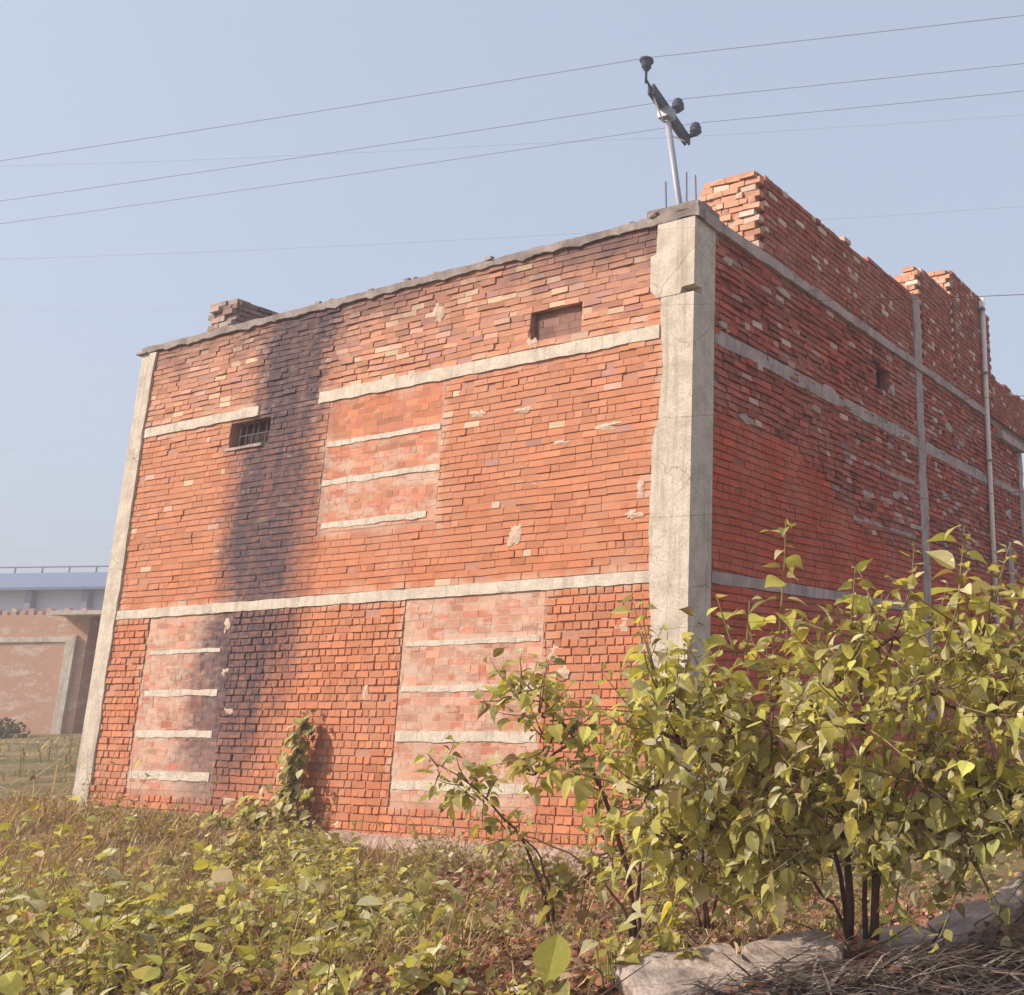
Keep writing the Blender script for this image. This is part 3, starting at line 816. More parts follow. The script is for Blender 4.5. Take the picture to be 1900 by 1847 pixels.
CL = [((2.62,-3.94,1.26),.24,.6),((2.29,-3.8,1.02),.2,.4),((2.83,-3.76,1.24),.22,.6),((2.76,-3.89,.97),.28,1.),((3.04,-3.57,1.30),.22,.7),((3.14,-3.86,1.15),.3,1.1),((3.41,-3.63,1.40),.22,.8),((3.59,-3.77,1.2),.3,1.2),
      ((3.26,-3.71,.82),.28,1.),((3.62,-3.43,1.58),.27,1.),((3.85,-3.56,1.31),.3,1.2),((3.79,-3.6,.94),.3,1.1),((4.05,-3.31,1.58),.27,1.1),((4.13,-3.38,1.16),.3,1.1),((4.02,-3.33,.8),.28,1.),((2.85,-3.55,.66),.25,.7),((2.45,-3.7,.62),.22,.6),
      ((4.42,-3.2,1.45),.3,1.1),((4.45,-3.2,.98),.3,1.1),((4.75,-3.0,1.3),.35,1.),((3.45,-3.2,1.3),.3,.7),((3.9,-3.05,1.35),.3,.8),((4.3,-2.85,1.3),.3,.7),((3.7,-3.1,.95),.25,.5),((4.2,-3.1,.72),.22,.5),((3.0,-3.3,1.1),.25,.5),
      ((2.65,-4.05,1.3),.2,.5),((2.67,-3.98,1.13),.25,1.),((2.48,-3.88,.86),.25,.9),((2.56,-3.76,.59),.24,.8),((2.34,-3.95,1.2),.14,.3),((2.79,-3.79,.68),.25,.9),((3.13,-3.58,.55),.2,.5),((3.6,-3.5,.68),.25,.8),((3.86,-3.37,.68),.25,.8),((4.13,-3.26,.78),.28,.9),((3.39,-3.61,.72),.25,.9),((2.87,-3.56,.46),.2,.4),((3.08,-3.81,.90),.28,1.),
      ((3.3,-3.62,.55),.24,.6),((3.62,-3.42,.52),.24,.7),((3.95,-3.3,.58),.26,.9),((4.3,-3.15,.66),.28,1.),((4.6,-3.0,.75),.3,1.),((2.75,-3.6,.42),.2,.6),((3.0,-3.45,.40),.18,.5),((2.45,-3.55,.40),.2,.6)]
bush('leafy_bush', 'big leafy green bush with reddish brown twin trunks in front of the building corner', (3.22, -3.19, .08),
     [((0,0,0), (3.05,-3.6,1.3), .025, (.12,-.1,.1)), ((.13,.03,0), (3.5,-3.6,1.35), .026, (.06,-.08,.05)), ((.08,.03,0), (4.1,-3.35,1.2), .016, (-.1,-.05,.25)), ((-.03,.04,0), (2.6,-3.85,1.05), .015, (.12,-.05,.25)), ((.1,.05,0), (4.5,-3.1,1.0), .014, (-.1,0,.3)), ((.0,-.02,0), (2.5,-3.7,.6), .010, (.0,-.05,.15))],
     CL, 31, .086, per=14, nl=(7, 12), twl=.44, w=(.38,.27,.07,.25,.03), shoots=[((3.16,-3.80,1.60),(3.24,-3.88,2.15),17,.125),((3.46,-3.6,1.6),(3.49,-3.57,1.93),12,.10),((4.0,-3.52,1.6),(4.05,-3.57,2.10),18,.135),((4.2,-3.29,1.6),(4.26,-3.29,1.86),6,.12),((2.85,-3.7,1.5),(2.74,-3.8,1.80),6,.11),((2.9,-3.7,1.5),(2.93,-3.69,1.78),6,.10),((3.55,-3.5,1.6),(3.62,-3.48,1.80),5,.13)])
bush('sparse_bush', 'sparse thin stemmed bush left of the big leafy bush, against the red wall', (1.95, -3.30, .0),
     [((0,0,0), (1.50,-3.80,1.38), .016, (-.05,0,.1)), ((.03,0,0), (2.0,-3.5,.8), .012, (0,0,.1)), ((-.03,0,0), (1.3,-3.6,.55), .010, (0,0,.1))],
     [((1.50,-3.82,1.34),.14,.5),((1.58,-3.75,1.2),.14,.5),((1.62,-3.7,1.05),.16,.6),((1.70,-3.62,.95),.14,.4),((1.52,-3.7,.88),.12,.3),((1.95,-3.4,.42),.18,.5),((1.9,-3.45,.75),.13,.25)],
     32, .085, per=17, twl=.24, nl=(6, 9), w=(.33,.28,.12,.23,.04))
bush('small_bush', 'low straggly bush with curled drying leaves before the right bricked-up doorway', (1.22, -3.18, .0),
     [((0,0,0), (.70,-3.64,.92), .011, (0,0,.05)), ((.02,.02,0), (1.0,-3.4,.62), .009, (0,0,.02))],
     [((.72,-3.63,.90),.07,.3),((.86,-3.52,.80),.11,.6),((.92,-3.46,.70),.10,.5),((1.05,-3.35,.50),.12,.5),((1.18,-3.2,.25),.16,.7)],
     33, .075, per=13, twl=.17, nl=(5, 8), w=(.2,.3,.2,.2,.10))

bush('dry_bush', 'half dried brown bush at the foot of the corner column behind the leafy bush', (2.05, -2.75, -.05),
     [((0,0,0), (2.3,-3.2,.85), .012, (0,0,.1)), ((.03,0,0), (1.75,-3.1,.75), .010, (0,0,.1)), ((-.03,0,0), (1.5,-2.9,.4), .009, (0,0,.1)), ((.05,0,0), (2.55,-3.1,.6), .010, (0,0,.1))],
     [((2.3,-3.2,.82),.2,.8),((2.05,-3.15,.62),.2,.8),((1.75,-3.1,.72),.18,.5),((1.5,-2.95,.38),.2,.8),((1.9,-3.0,.35),.2,.9),((2.4,-3.15,.42),.22,.9),((2.55,-3.1,.65),.18,.7),((1.25,-2.9,.2),.18,.6)],
     35, .075, per=15, twl=.22, nl=(5, 9), w=(.10,.15,.15,.15,.45))

# climbing vine against the front wall
r = random.Random(41)
vb = Vector((-5.08, -.22, -.25))
vine = empty('climbing_vine', tuple(vb), 'dusty green vine climbing the front wall beside the dark streak', 'vine')
st = MB(); lf = MB()
path = [Vector(p) for p in [(-5.08,-.2,-.2),(-5.12,-.14,.15),(-5.22,-.1,.45),(-5.16,-.1,.75),(-5.06,-.08,1.05)]]
path2 = [Vector(p) for p in [(-5.1,-.2,-.2),(-5.4,-.2,.0),(-5.65,-.2,.1),(-5.95,-.3,-.02),(-6.2,-.5,-.1)]]
for pp, rad in ((path, .010), (path2, .009)): st.tube([q - vb for q in pp], [rad*(1-.13*i) for i in range(5)], 6)
for pp, n, wdt in ((path, 420, .19), (path2, 260, .2)):
    for k in range(n):
        t = r.random()**1.15 * 3.999; i = int(t); p = pp[i].lerp(pp[i+1], t-i)
        k_ = (1.55 - .33*t) if pp is path else 1.
        p = p + Vector((r.gauss(0, wdt*.55*k_), -abs(r.gauss(0, .09)), r.gauss(0, .09)))
        d = Vector((r.gauss(0,.6), -.5 - r.random()*.4, -.7 + r.gauss(0,.3)))
        s = r.uniform(.06, .13)
        leaf(lf, p - vb, d, Vector((0,-.4,1)) + rv(r)*.4, s, s*.95, leaf_col(r, (.06,.34,.36,.20,.04)), .3, .15, r)
st.build('stem', M_STEM, vine, True); lf.build('foliage', M_LEAF, vine)

# single weeds in the foreground: each a plant of its own
def weed(label, x, y, h, spread, n, size, seed, w=None, cat='plant', name='weed_plant', flowers=0, zoff=0.):
    r = random.Random(seed); base = Vector((x, y, ground(x, y) + zoff)); o = empty(name, tuple(base), label, cat)
    st = MB(); lf = MB()
    for k in range(n):
        a = r.uniform(0, 6.28); e = Vector((math.cos(a)*spread*r.random(), math.sin(a)*spread*r.random(), h*r.uniform(.55,1.)))
        pts = bez((r.gauss(0,.02), r.gauss(0,.02), -.03), e, (0,0,h*.2), r, 5, .008)
        st.tube(pts, [.0055-.0007*i for i in range(6)], 5)
        for q in range(r.randint(3, 5)):
            p = pts[r.randint(2, 5)]; d = Vector((math.cos(a)+r.gauss(0,.8), math.sin(a)+r.gauss(0,.8), r.gauss(.05,.35))); s = size*r.uniform(.6, 1.2)
            leaf(lf, p, d, Vector((0,0,1))+rv(r)*.4, s, s*r.uniform(.75,1.), leaf_col(r, w) if w else leaf_col(r), r.uniform(.1,.45), r.uniform(.05,.3), r)
    st.build('stem', M_STEM, o, True); lf.build('foliage', M_LEAF, o)
    for k in range(flowers):
        q = MB(); c = Vector((r.gauss(0,.05), r.gauss(0,.05), h*(1.05+.25*k)))
        for t in range(5):
            a = t*1.2566; leaf(q, c, Vector((math.cos(a), math.sin(a), .35)), Vector((0,0,1)), .05, .045, (.75,.62,.10), .2, .2, r)
        q.build('flower', M_PETAL, o)
    return o
wb = (.62,.22,.06,.10,0)
weed('bright yellow-green clump of weeds at the bottom edge, left of the single large leaf', 1.72, -4.55, .24, .17, 16, .085, 51, wb)
weed('upright broad-leaved weed right of the single large leaf, beside the grey slab', 2.52, -4.22, .30, .12, 7, .10, 52, (.4,.25,.1,.25,0))
weed('tall thin weed with hanging leaves above the grey slab edge', 2.68, -4.0, .34, .10, 5, .09, 53, (.3,.3,.15,.2,.05))
weed('leafy weed with two small yellow flowers amid the creepers', .25, -3.85, .38, .18, 8, .08, 54, (.2,.35,.2,.25,0), flowers=2)
weed('pale broad-leaved weed at the edge of the dry grass on the left', -.50, -4.65, .30, .2, 9, .11, 55, (.2,.3,.1,.4,0))
weed('drooping yellow weed under the sparse bush, in front of the plinth', 2.2, -3.35, .32, .13, 6, .12, 56, (.5,.2,.1,.2,0))
# the single large leaf on a stalk
r = random.Random(57); bx, by = 2.36, -4.42; bz = ground(bx, by)
o = empty('seedling', (bx, by, bz), 'single large upright heart-shaped green leaf on a stalk, bottom centre', 'plant')
q = MB(); q.tube([(0,0,-.02),(.0,-.01,.14),(.01,-.02,.30)], .006, 6); q.build('stem', M_STEM, o, True)
q = MB(); leaf(q, Vector((.02,-.03,.32)), Vector((-.02,-.25,-1)), Vector((.35,-1,.2)), .215, .20, (.33,.32,.075), -.12, .28, r); q.build('leaf_blade', M_LEAF, o)
# a pale dead branch lying near the bottom
r = random.Random(58); bx, by = 2.08, -4.46; bz = ground(bx, by)
q = MB(); q.tube([(0,0,.06),(.10,-.02,.09),(.2,-.06,.05),(.27,-.12,-.02)], [.012,.011,.009,.006], 6); q.tube([(.1,-.02,.09),(.2,.06,.13),(.34,.14,.17)], [.008,.006,.003], 5)
o = q.build('dead_branch', plain_mat('dead_wood', (.50,.38,.30), .9), None, True); o.location = (bx, by, bz); tag(o, 'pale forked dead branch lying on the brown litter, bottom centre', 'branch')

# creepers, foreground greenery, dry grass, leaf litter: nobody could count these
def scatter_leaves(name, label, cat, n, place, size, w, seed, mat=M_LEAF, colf=None, hgt=.15, flat=.6):
    r = random.Random(seed); lf = MB()
    for k in range(n):
        q = place(r)
        if q is None: continue
        x, y, dens = q; z = ground(x, y) + hgt*dens*r.random()**1.3 + .015
        a = r.uniform(0, 6.28); d = Vector((math.cos(a), math.sin(a), r.gauss(0, .35)))
        s = size*r.choice((.45,.6,.8,1.,1.25,1.7))*r.uniform(.85,1.15)
        leaf(lf, Vector((x, y, z)), d, Vector((0,0,1)) + rv(r)*flat, s, s*r.uniform(.55,1.), colf(r) if colf else leaf_col(r, w), r.uniform(.05,.5), r.uniform(0,.35), r)
    o = lf.build(name, mat); tag(o, label, cat, None, 'stuff'); return o
def in_front(x, y): return y < -.32 or x < -9.9
def pl_fore(r):
    x = r.uniform(-2.4, 2.5); y = r.uniform(-6.4, -3.75)
    lim = -4.15 + .10*(x+1) if x < .6 else -4.0 - .12*(x-.6)
    e = 2.1*fbm(x*1.9+4, y*1.9, 7.) + .04 - .75*sst(x, .5, 1.5) - 1.2*max(0., y - lim - .15*fbm(x*3, 1.)) * 2
    if e < .04: return None
    return x, y, min(1.3, .25 + e*1.5) * (1 + .6*fbm(x*5, y*5, 2.))
def sprigs(name, label, cat, n, place, size, w, seed, h, spread=.9):
    """a tangle of short leafy stems"""
    r = random.Random(seed); st = MB(); lf = MB(); k = 0; tries = 0
    while k < n and tries < n*40:
        tries += 1; q = place(r)
        if q is None: continue
        k += 1; x, y, dens = q; hh = h*min(1.6, dens)*r.choice((.45, .7, .9, 1.2, 1.7))*r.uniform(.85, 1.15)
        d = Vector((r.gauss(0, spread), r.gauss(0, spread), 1.))
        twig(st, lf, Vector((x, y, ground(x, y)-.01)), d, hh*1.3, r, r.randint(5, 9), size*r.uniform(.7,1.3), .0035, w, .35, .3)
    st.add(lf.v, lf.f, (1,1,1), 1); st.c[-len(lf.v):] = lf.c
    o = st.build(name, [M_STEM, M_LEAF]); tag(o, label, cat, None, 'stuff'); return o
sprigs('foreground_greenery', 'bright green leafy weeds covering the lower left foreground', 'ground cover', 1150, pl_fore, .070, (.33,.30,.11,.20,.06), 61, .30)
def pl_creep(r):
    x = r.uniform(-4.6, .9); y = r.uniform(-4.3, -.35)
    c = -1.0 - .55*(x+4.2) if x < 0 else -3.3 - .45*x       # a belt from the vine foot to the foreground
    e = 1 - abs(y-c)/(.75 + .2*fbm(x, y, 1.)) + .9*fbm(x*1.4, y*1.4, 12.)
    if e < .2: return None
    return x, y, min(1.3, e*1.1) * (1 + .8*max(0, fbm(x*3, y*3, 5.)))
sprigs('creepers', 'pale green creepers trailing from the vine over the ground', 'creepers', 640, pl_creep, .086, (.12,.32,.22,.28,.06), 62, .22, 1.5)
def pl_weeds(r):
    x = r.uniform(-9.6, 1.6); y = -.34 - abs(r.gauss(0, .55))
    e = fbm(x*1.1, y*1.3, 31.) + .12
    if e < 0 or (x > -5.0 and y > -.42) or (-4.6 < x < -3.0 and y > -.7) or (x < -5.4 and r.random() < .75): return None
    return x, y, (.4 + e*1.6) * (1.25 if x > -4.5 else .8)
sprigs('wall_weeds', 'low tangled green and brown weeds along the foot of the front wall', 'weeds', 750, pl_weeds, .042, (.05,.20,.25,.14,.36), 68, .24, .9)
def pl_side(r):
    x = r.uniform(.5, 6.0); y = r.uniform(-2.6, 4.5)
    if x < .5 or fbm(x*1.2, y*1.2, 51.) < -.15: return None
    return x, y, .5 + r.random()
sprigs('side_weeds', 'tall weeds between the shaded side wall and the leafy bush', 'weeds', 900, pl_side, .065, (.12,.30,.28,.12,.18), 70, .30, .8)
def pl_mid(r):
    x = r.uniform(-1.8, 2.4); y = r.uniform(-4.3, -1.0)
    e = fbm(x*2.1, y*2.1, 41.) + .1
    if x > .3 and y < -2.3 and r.random() < .8: return None
    if e < 0: return None
    return x, y, .3 + e
sprigs('low_weeds', 'small olive and brown weeds over the middle of the rough ground', 'weeds', 700, pl_mid, .036, (.04,.18,.24,.12,.42), 69, .15, 1.1)
def pl_litter(r):
    x = r.uniform(-2.0, 3.9); y = r.uniform(-5.6, -.4)
    return x, y, .5
def litter_col(r):
    return vary(r.choice([(.34,.14,.095),(.27,.105,.07),(.40,.22,.155),(.22,.095,.06),(.36,.25,.15)]), r, .18)
scatter_leaves('leaf_litter', 'reddish brown dry leaf litter on the bare ground below the bushes', 'leaf litter', 14000, pl_litter, .055, None, 63, M_DRY, litter_col, .12, .9)
# dried stalks and grass
r = random.Random(64); lf = MB()
def blade(mb, p, d, ln, wd, col, r, bend):
    s = d.cross(Vector((0,0,1))); s = (s.normalized() if s.length > 1e-3 else Vector((1,0,0)))*wd
    q = lambda t: p + d*ln*t + Vector((0,0,-bend*ln*t*t))
    a, b_, c_ = q(0), q(.55), q(1)
    mb.add([a-s, a+s, b_+s*.7, b_-s*.7, c_], [(0,1,2,3),(3,2,4)], col)
GC = [(.50,.345,.185),(.42,.26,.13),(.36,.26,.12),(.58,.43,.25),(.28,.16,.09),(.34,.27,.11)]
for k in range(68000):
    t = r.random()
    if t < .50:
        x = r.uniform(-10.4, -.9); y = r.uniform(-5.2, -.12)
        c = -1.0 - .55*(x+4.2)
        if y > c - .1 and x > -4.3 and r.random() < .85: continue
        if y < -4.2 and r.random() < .8: continue
        hh, z0 = r.uniform(.10, .34), 0
    elif t < .82:
        x = r.uniform(-4.4, 2.6); y = r.uniform(-4.4, -.34); hh = r.choice((.06, .1, .16, .3))*r.uniform(.7, 1.4)
    elif t < .91:
        x = r.uniform(-2.4, 2.6); y = r.uniform(-6., -3.9); hh = r.uniform(.14, .5) * (1 - .5*sst(x, .8, 1.8))
    else: x = r.uniform(-30, -9.8); y = r.uniform(-3, 12); hh = r.choice((.08, .15, .3, .5))*r.uniform(.6, 1.4)
    if y > -.32 and x > -9.8: continue
    e = fbm(x*1.2, y*1.2, 21.)
    if e < -.3 and hh > .1: continue
    h = hh * (1 + e)
    d = Vector((r.gauss(.25,.75), r.gauss(0,.7), .55 + .5*r.random())).normalized()
    far_ = 3.5 if x < -10 else 1.7 if x < -4 else 1.
    blade(lf, Vector((x, y, ground(x, y)-.01)), d, h, r.uniform(.0025,.0055)*far_, vary(r.choice(GC if x > -9.8 else GC[2:]), r, .2), r, r.uniform(.1,.8))
tag(lf.build('dry_grass', M_GRASS), 'matted brownish dry grass in front of the left part of the building', 'dry grass', None, 'stuff')
# straw heap on the bank at the right
r = random.Random(65); lf = MB()
for k in range(5200):
    x = r.uniform(3.0, 5.4); y = r.uniform(-4.5, -2.2)
    if (y+4.35) > (x-2.75)*1.38 - .22 or (y+4.35) < (x-2.75)*.2 - .8: continue     # on the near side of the edging
    a = r.gauss(.5, .7); d = Vector((math.cos(a), math.sin(a), r.gauss(.02,.25))).normalized()
    blade(lf, Vector((x, y, ground(x, y) + .02 + r.random()*.16)), d, r.uniform(.12,.5), r.uniform(.003,.012), vary(r.choice([(.13,.098,.085),(.07,.05,.045),(.28,.22,.19),(.04,.03,.027),(.09,.068,.06)]), r, .2), r, r.uniform(0,.35))  # the heap's dark shadows are put into the strand colours
tag(lf.build('straw', M_DRY), 'dark heap of dry straw and fronds on the bank at the lower right', 'straw', None, 'stuff')
# dead twigs over the litter
r = random.Random(66); q = MB()
for k in range(150):
    x = r.uniform(.4, 4.6); y = r.uniform(-4.9, -2.2); z = ground(x, y)
    a = r.uniform(0, 6.28); l_ = r.uniform(.15,.5); p = Vector((x, y, z+.02)); d = Vector((math.cos(a), math.sin(a), r.uniform(-.05,.7))).normalized()
    q.tube([p, p+d*l_*.5+rv(r)*.02, p+d*l_+rv(r)*.04], [.005,.004,.0015], 5)
tag(q.build('dead_twigs', M_BARK, None, True), 'thin dead twigs strewn over the brown litter', 'twigs', None, 'stuff')

# rubble and slabs on the bank
def rock(x, y, sx, sy, sz, rot, label, seed, zoff=0., cat='rock', name='rubble_stone', slab=False, tilt=0.):
    r = random.Random(seed); q = MB(); n1, n2 = 30, 20; V = []; F = []
    for j in range(n2+1):
        ph = math.pi*j/n2 - math.pi/2
        for i in range(n1):
            th = 2*math.pi*i/n1
            v = Vector((math.cos(ph)*math.cos(th), math.cos(ph)*math.sin(th), math.sin(ph)))
            m_ = max(abs(v.x), abs(v.y), abs(v.z))
            v = v.lerp(v/m_, .72 if slab else .5)      # towards a block
            k = 1 + .18*fbm(v.x*1.5+seed, v.y*1.5, v.z*1.5) + .10*fbm(v.x*4, v.y*4+seed, v.z*4) + .05*fbm(v.x*11, v.y*11+seed, v.z*11)
            V.append((v.x*sx*k, v.y*sy*k, v.z*sz*k))
    for j in range(n2):
        for i in range(n1):
            i2 = (i+1) % n1; F.append((j*n1+i, j*n1+i2, (j+1)*n1+i2, (j+1)*n1+i))
    q.add(V, F); o = q.build(name, M_ROCK, None, False); o.location = (x, y, ground(x, y)+zoff); o.rotation_euler = (tilt, tilt*.4, rot)
    return tag(o, label, cat, 'loose stones on the bank')
def curb(a, b_, wid, hgt, label, seed, roll=0.):
    """a broken length of flat concrete edging from a to b_, with chipped edges"""
    r = random.Random(seed); a, b_ = Vector(a), Vector(b_); a.z = ground(a.x, a.y) + .12; b_.z = ground(b_.x, b_.y) + .12; q = MB(); ax = (b_-a).normalized(); sd_ = Vector((ax.y, -ax.x, 0)).normalized(); n = 20; V = []; F = []
    prof = [(-.5,-1.),(-.52,-.5),(-.5,-.12),(-.46,0)] + [(-.38+.082*i_, .025) for i_ in range(10)] + [(.44,0),(.5,-.12),(.5,-.6),(.52,-1.)]; m_ = len(prof); mid = (a+b_)/2
    for i in range(n+1):
        t = i/n; endk = 1 - .25*(abs(2*t-1)**8)
        for k, (pu, pz) in enumerate(prof):
            p = a.lerp(b_, t) - mid + sd_*(pu*wid*endk) + Vector((0,0,pz*hgt + pu*roll))
            nn = .014*fbm(p.x*4+seed, p.y*4, p.z*4) + .006*fbm(p.x*13, p.y*13+seed, p.z*13)
            p += Vector((0,0,nn)) + sd_*nn*1.3 + ax*nn*(2 if i in (0, n) else 0)
            V.append(p)
    for i in range(n):
        for k in range(m_):
            k2 = (k+1) % m_; F.append((i*m_+k, i*m_+k2, (i+1)*m_+k2, (i+1)*m_+k))
    F += [tuple(range(m_-1,-1,-1)), tuple(n*m_+k for k in range(m_))]
    q.add(V, F); o = q.build('concrete_edging', M_ROCK, None, False); o.location = mid
    return tag(o, label, 'edging stone', 'broken concrete edging along the bank')
curb((2.66,-4.30,.06), (2.98,-3.84,.12), .42, .22, 'lowest and widest length of broken concrete edging, at the bottom edge of the photo', 71, -.08)
curb((2.99,-3.76,.15), (3.18,-3.36,.19), .34, .2, 'pale sunlit length of edging just left of the twin trunks', 72, -.05)
curb((3.28,-3.10,.20), (3.50,-2.80,.30), .28, .2, 'short length of edging right behind the foot of the twin trunks', 73, -.03)
curb((3.54,-2.76,.34), (3.76,-2.52,.43), .28, .22, 'pinkish length of edging right of the twin trunks under the foliage', 74, -.04)
curb((3.80,-2.48,.47), (4.16,-2.12,.60), .28, .22, 'highest length of broken edging, at the right edge of the photo', 75, -.02)
rock(2.86, -3.30, .10, .07, .07, .1, 'small red brick fragment left behind the twin trunks', 77, .02)
rock(3.62, -3.30, .12, .10, .09, .7, 'rough dark stone below the edging, right of the twin trunks', 78, .0)

# ------------------------------------------------------------------ background at the left
M_BGB = brick_mat('pale_brick', smear=.35, smear_col=(.62,.50,.42))
hb = Vector((-33.3, 11.3, .0))
H = empty('brick_house', tuple(hb), 'pale single storey brick house with concrete pilaster, far left beyond the field', 'house')
hd = Vector((.86, .51, 0)).normalized(); hn = Vector((hd.y, -hd.x, 0))   # along the facade / towards the camera
def hbox(mb, a0, a1, z0, z1, d0, d1, col=(1,1,1)):
    V = [hd*a + hn*d + Vector((0,0,z)) for z in (z0, z1) for d in (d1, d0) for a in (a0, a1)]
    mb.add(V, [(0,2,3,1),(4,5,7,6),(0,1,5,4),(1,3,7,5),(3,2,6,7),(2,0,4,6)], col)
q = MB(); hbox(q, -9, 1.15, -.3, 4.05, -6, 0, (.52,.30,.21)); q.build('wall', M_BGB, H)
q = MB(); hbox(q, 1.15, 6, -.3, 3.95, -6, -.6, (.46,.24,.17)); q.build('side_wing', M_BGB, H)
q = MB(); hbox(q, .55, .85, -.3, 3.35, 0, .12); q.build('pilaster', M_BAND, H)
q = MB(); hbox(q, -9, .55, 3.15, 3.32, 0, .05); q.build('lintel_band', M_BAND, H)
q = MB(); hbox(q, .3, 6.2, 3.98, 4.12, -6.2, .9); q.build('roof_slab', M_BAND, H)
q = MB(); hbox(q, 1.9, 2.35, 2.45, 2.85, -.62, -.585); wn = q.build('window', M_DARK, H)
q = MB(); hbox(q, 1.4, 2.9, 2.95, 3.1, -.6, -.5); q.build('sun_shade', M_BAND, wn)
q = MB()
for k in range(36): hbox(q, -9+k*.28, -9+k*.28+.16, 4.05, 4.05+.13+.08*(k%2), -.25, -.02, (.5,.33,.26))
q.build('parapet', M_BGB, H)
sb = Vector((-66, 23, .3)); SH = empty('shed', tuple(sb), 'long hazy shed with a blue sheet roof on the horizon at the left', 'shed')
M_BLUE = plain_mat('blue_sheet', (.155,.185,.28), .7); M_SHW = plain_mat('shed_wall', (.55,.53,.60), .8); M_SHP = plain_mat('shed_post', (.26,.22,.30), .8)
hd2 = Vector((.88, .47, 0)).normalized(); hn2 = Vector((hd2.y, -hd2.x, 0))
def sbox(mb, a0, a1, z0, z1, d0, d1):
    V = [hd2*a + hn2*d + Vector((0,0,z)) for z in (z0, z1) for d in (d1, d0) for a in (a0, a1)]
    mb.add(V, [(0,2,3,1),(4,5,7,6),(0,1,5,4),(1,3,7,5),(3,2,6,7),(2,0,4,6)])
q = MB(); sbox(q, -16, 22, 0, 7.6, -10, 0); q.build('wall', M_SHW, SH)
q = MB()
V = [hd2*a + hn2*d + Vector((0,0,z)) for a in (-16.5, 22.5) for d, z in ((.9,7.05),(.9,7.2),(-1.2,8.25),(-10,8.3),(-10,8.1))]
q.add(V, [(0,1,2,3,4),(9,8,7,6,5)] + [(i,(i+1)%5,5+(i+1)%5,5+i) for i in range(5)]); q.build('roof', M_BLUE, SH)
for k in range(12):
    q = MB(); sbox(q, -15.5+k*3.2, -15.15+k*3.2, 0, 7.1, 0, .5); q.build('post', M_SHP, SH)
q = MB()
for k in range(24): q.tube([hd2*(-15+k*1.6)+hn2*-2+Vector((0,0,8.1)), hd2*(-15+k*1.6)+hn2*-2+Vector((0,0,8.75))], .05, 5)
q.tube([hd2*-15+hn2*-2+Vector((0,0,8.7)), hd2*22+hn2*-2+Vector((0,0,8.7))], .05, 5)
q.build('railing', M_SHP, SH)
# low shrub line in the field at the left
def far_shrub(x, y, s, seed, label):
    r = random.Random(seed); lf = MB(); st = MB()
    for k in range(260):
        v = rv(r); p = Vector((v.x*s*1.3, v.y*s, abs(v.z)*s*.8)) * r.random()**.4
        leaf(lf, p, rv(r), Vector((0,0,1))+rv(r), s*.22, s*.16, vary((.13,.11,.05), r, .25), .2, .1, r)
    for k in range(4): st.tube([(0,0,-.1), (r.gauss(0,s*.3), r.gauss(0,s*.3), s*.5)], .02, 5)
    o = empty('shrub', (x, y, ground(x, y)), label, 'shrub', 'shrubs in the field at the left')
    st.build('stem', M_BARK, o); lf.build('foliage', M_LEAF, o)
far_shrub(-31.8, 9.6, .7, 81, 'low dark shrub by the wall of the pale brick house, at the left edge')
far_shrub(-14.5, .8, .35, 82, 'small dry shrub left of the building corner, in the grass')

# ------------------------------------------------------------------ sky, sun, camera
SUN_EL, SUN_AZ = math.radians(36), math.radians(38)       # azimuth measured left of the front wall's normal
to_sun = Vector((-math.cos(SUN_EL)*math.sin(SUN_AZ), -math.cos(SUN_EL)*math.cos(SUN_AZ), math.sin(SUN_EL)))
wld = bpy.data.worlds.new('World'); S.world = wld; wld.use_nodes = True
nt = wld.node_tree; nt.nodes.clear()
sky = nt.nodes.new('ShaderNodeTexSky'); sky.sky_type = 'NISHITA'; sky.sun_disc = False
sky.sun_elevation = SUN_EL; sky.sun_rotation = math.atan2(to_sun.x, to_sun.y)
sky.air_density = 1.0; sky.dust_density = 6.0; sky.ozone_density = 1.0; sky.altitude = 100
bg = nt.nodes.new('ShaderNodeBackground'); bg.inputs[1].default_value = .15
wo = nt.nodes.new('ShaderNodeOutputWorld')
hs = nt.nodes.new('ShaderNodeHueSaturation'); hs.inputs['Saturation'].default_value = .8; L(nt, sky.outputs[0], hs.inputs['Color'])
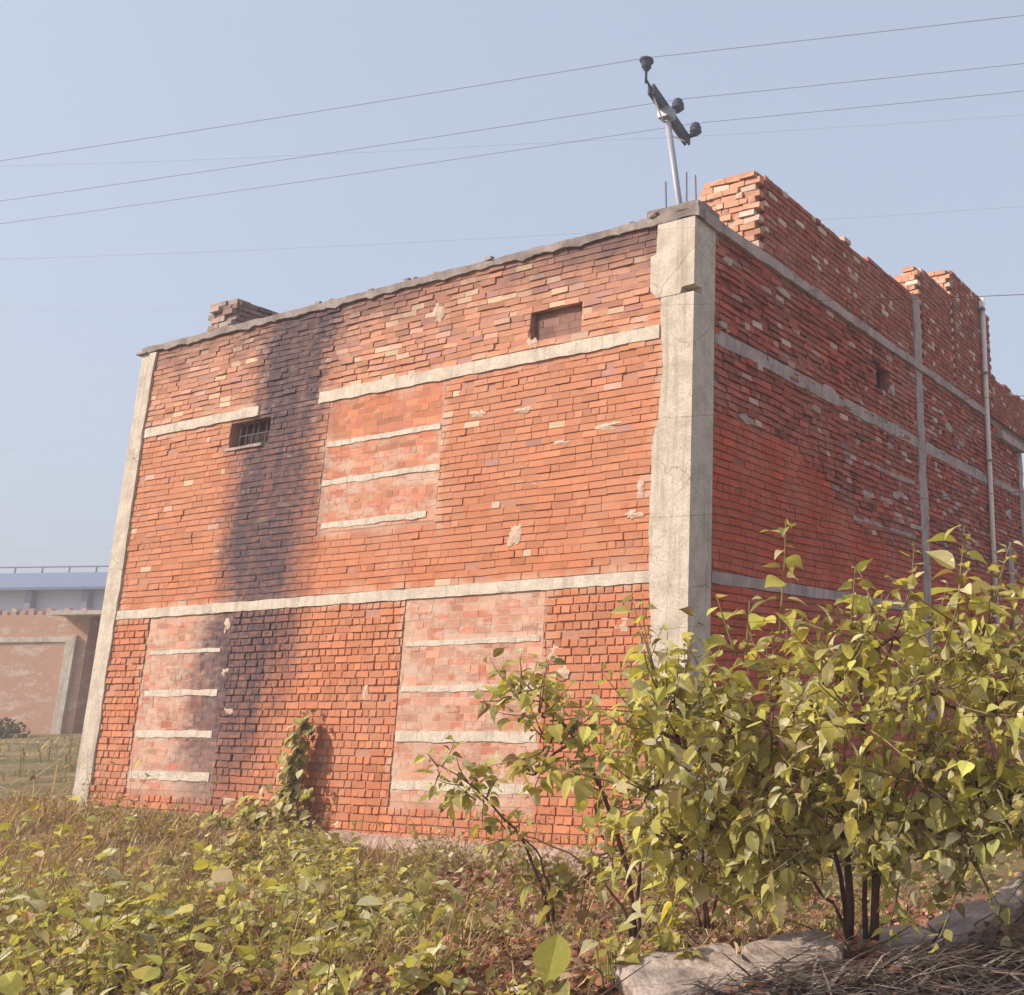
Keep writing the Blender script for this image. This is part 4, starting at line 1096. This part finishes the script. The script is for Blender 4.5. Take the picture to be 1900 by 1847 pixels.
# a milky, dusty winter sky: most of the blue is washed out
L(nt, mixc(nt, .6, hs.outputs[0], (3.3, 3.76, 4.7)), bg.inputs[0]); L(nt, bg.outputs[0], wo.inputs[0])
sl = bpy.data.lights.new('sun', 'SUN'); sl.energy = 4.1; sl.angle = math.radians(.6); sl.color = (1., .90, .76)
so = bpy.data.objects.new('sun', sl); COL.objects.link(so); so.rotation_euler = to_sun.to_track_quat('Z', 'Y').to_euler(); so.location = to_sun*40

hz = MB(); hz.box((-960, -960, -1.6), (960, 960, 17.6))
mh = bpy.data.materials.new('haze_air'); mh.use_nodes = True; nt = mh.node_tree; nt.nodes.clear()
pv = nt.nodes.new('ShaderNodeVolumePrincipled'); pv.inputs['Density'].default_value = .0035; pv.inputs['Color'].default_value = (.86, .88, .94, 1)
ho = nt.nodes.new('ShaderNodeOutputMaterial'); L(nt, pv.outputs[0], ho.inputs['Volume'])
tag(hz.build('haze', mh), 'thin pale dusty haze in the air', 'haze', None, 'stuff')

cd = bpy.data.cameras.new('camera'); co_ = bpy.data.objects.new('camera', cd); COL.objects.link(co_)
CX, CY, CZ, YAW, PIT, ROL, FPX, PPX, PPY = 5.7483057, -8.3913886, 1.3440113, .4596565, .2515927, -.0162680, 1904.977, 1545.302, 781.646
fw = Vector((-math.sin(YAW)*math.cos(PIT), math.cos(YAW)*math.cos(PIT), math.sin(PIT))); rt = Vector((math.cos(YAW), math.sin(YAW), 0)); up = rt.cross(fw)
r2 = rt*math.cos(ROL) + up*math.sin(ROL); u2 = -rt*math.sin(ROL) + up*math.cos(ROL)
mw = Matrix((r2, u2, -fw)).transposed().to_4x4(); mw.translation = (CX, CY, CZ); co_.matrix_world = mw
cd.sensor_width = 36; cd.lens = FPX/1900*36; cd.shift_x = (950-PPX)/1900; cd.shift_y = (PPY-923.5)/1900
cd.clip_start = .05; cd.clip_end = 3000
S.camera = co_
S.render.engine = 'CYCLES'
S.view_settings.view_transform = 'Standard'; S.view_settings.look = 'None'; S.view_settings.gamma = 1; S.view_settings.exposure = .36
S.cycles.max_bounces = 6; S.cycles.use_denoising = True
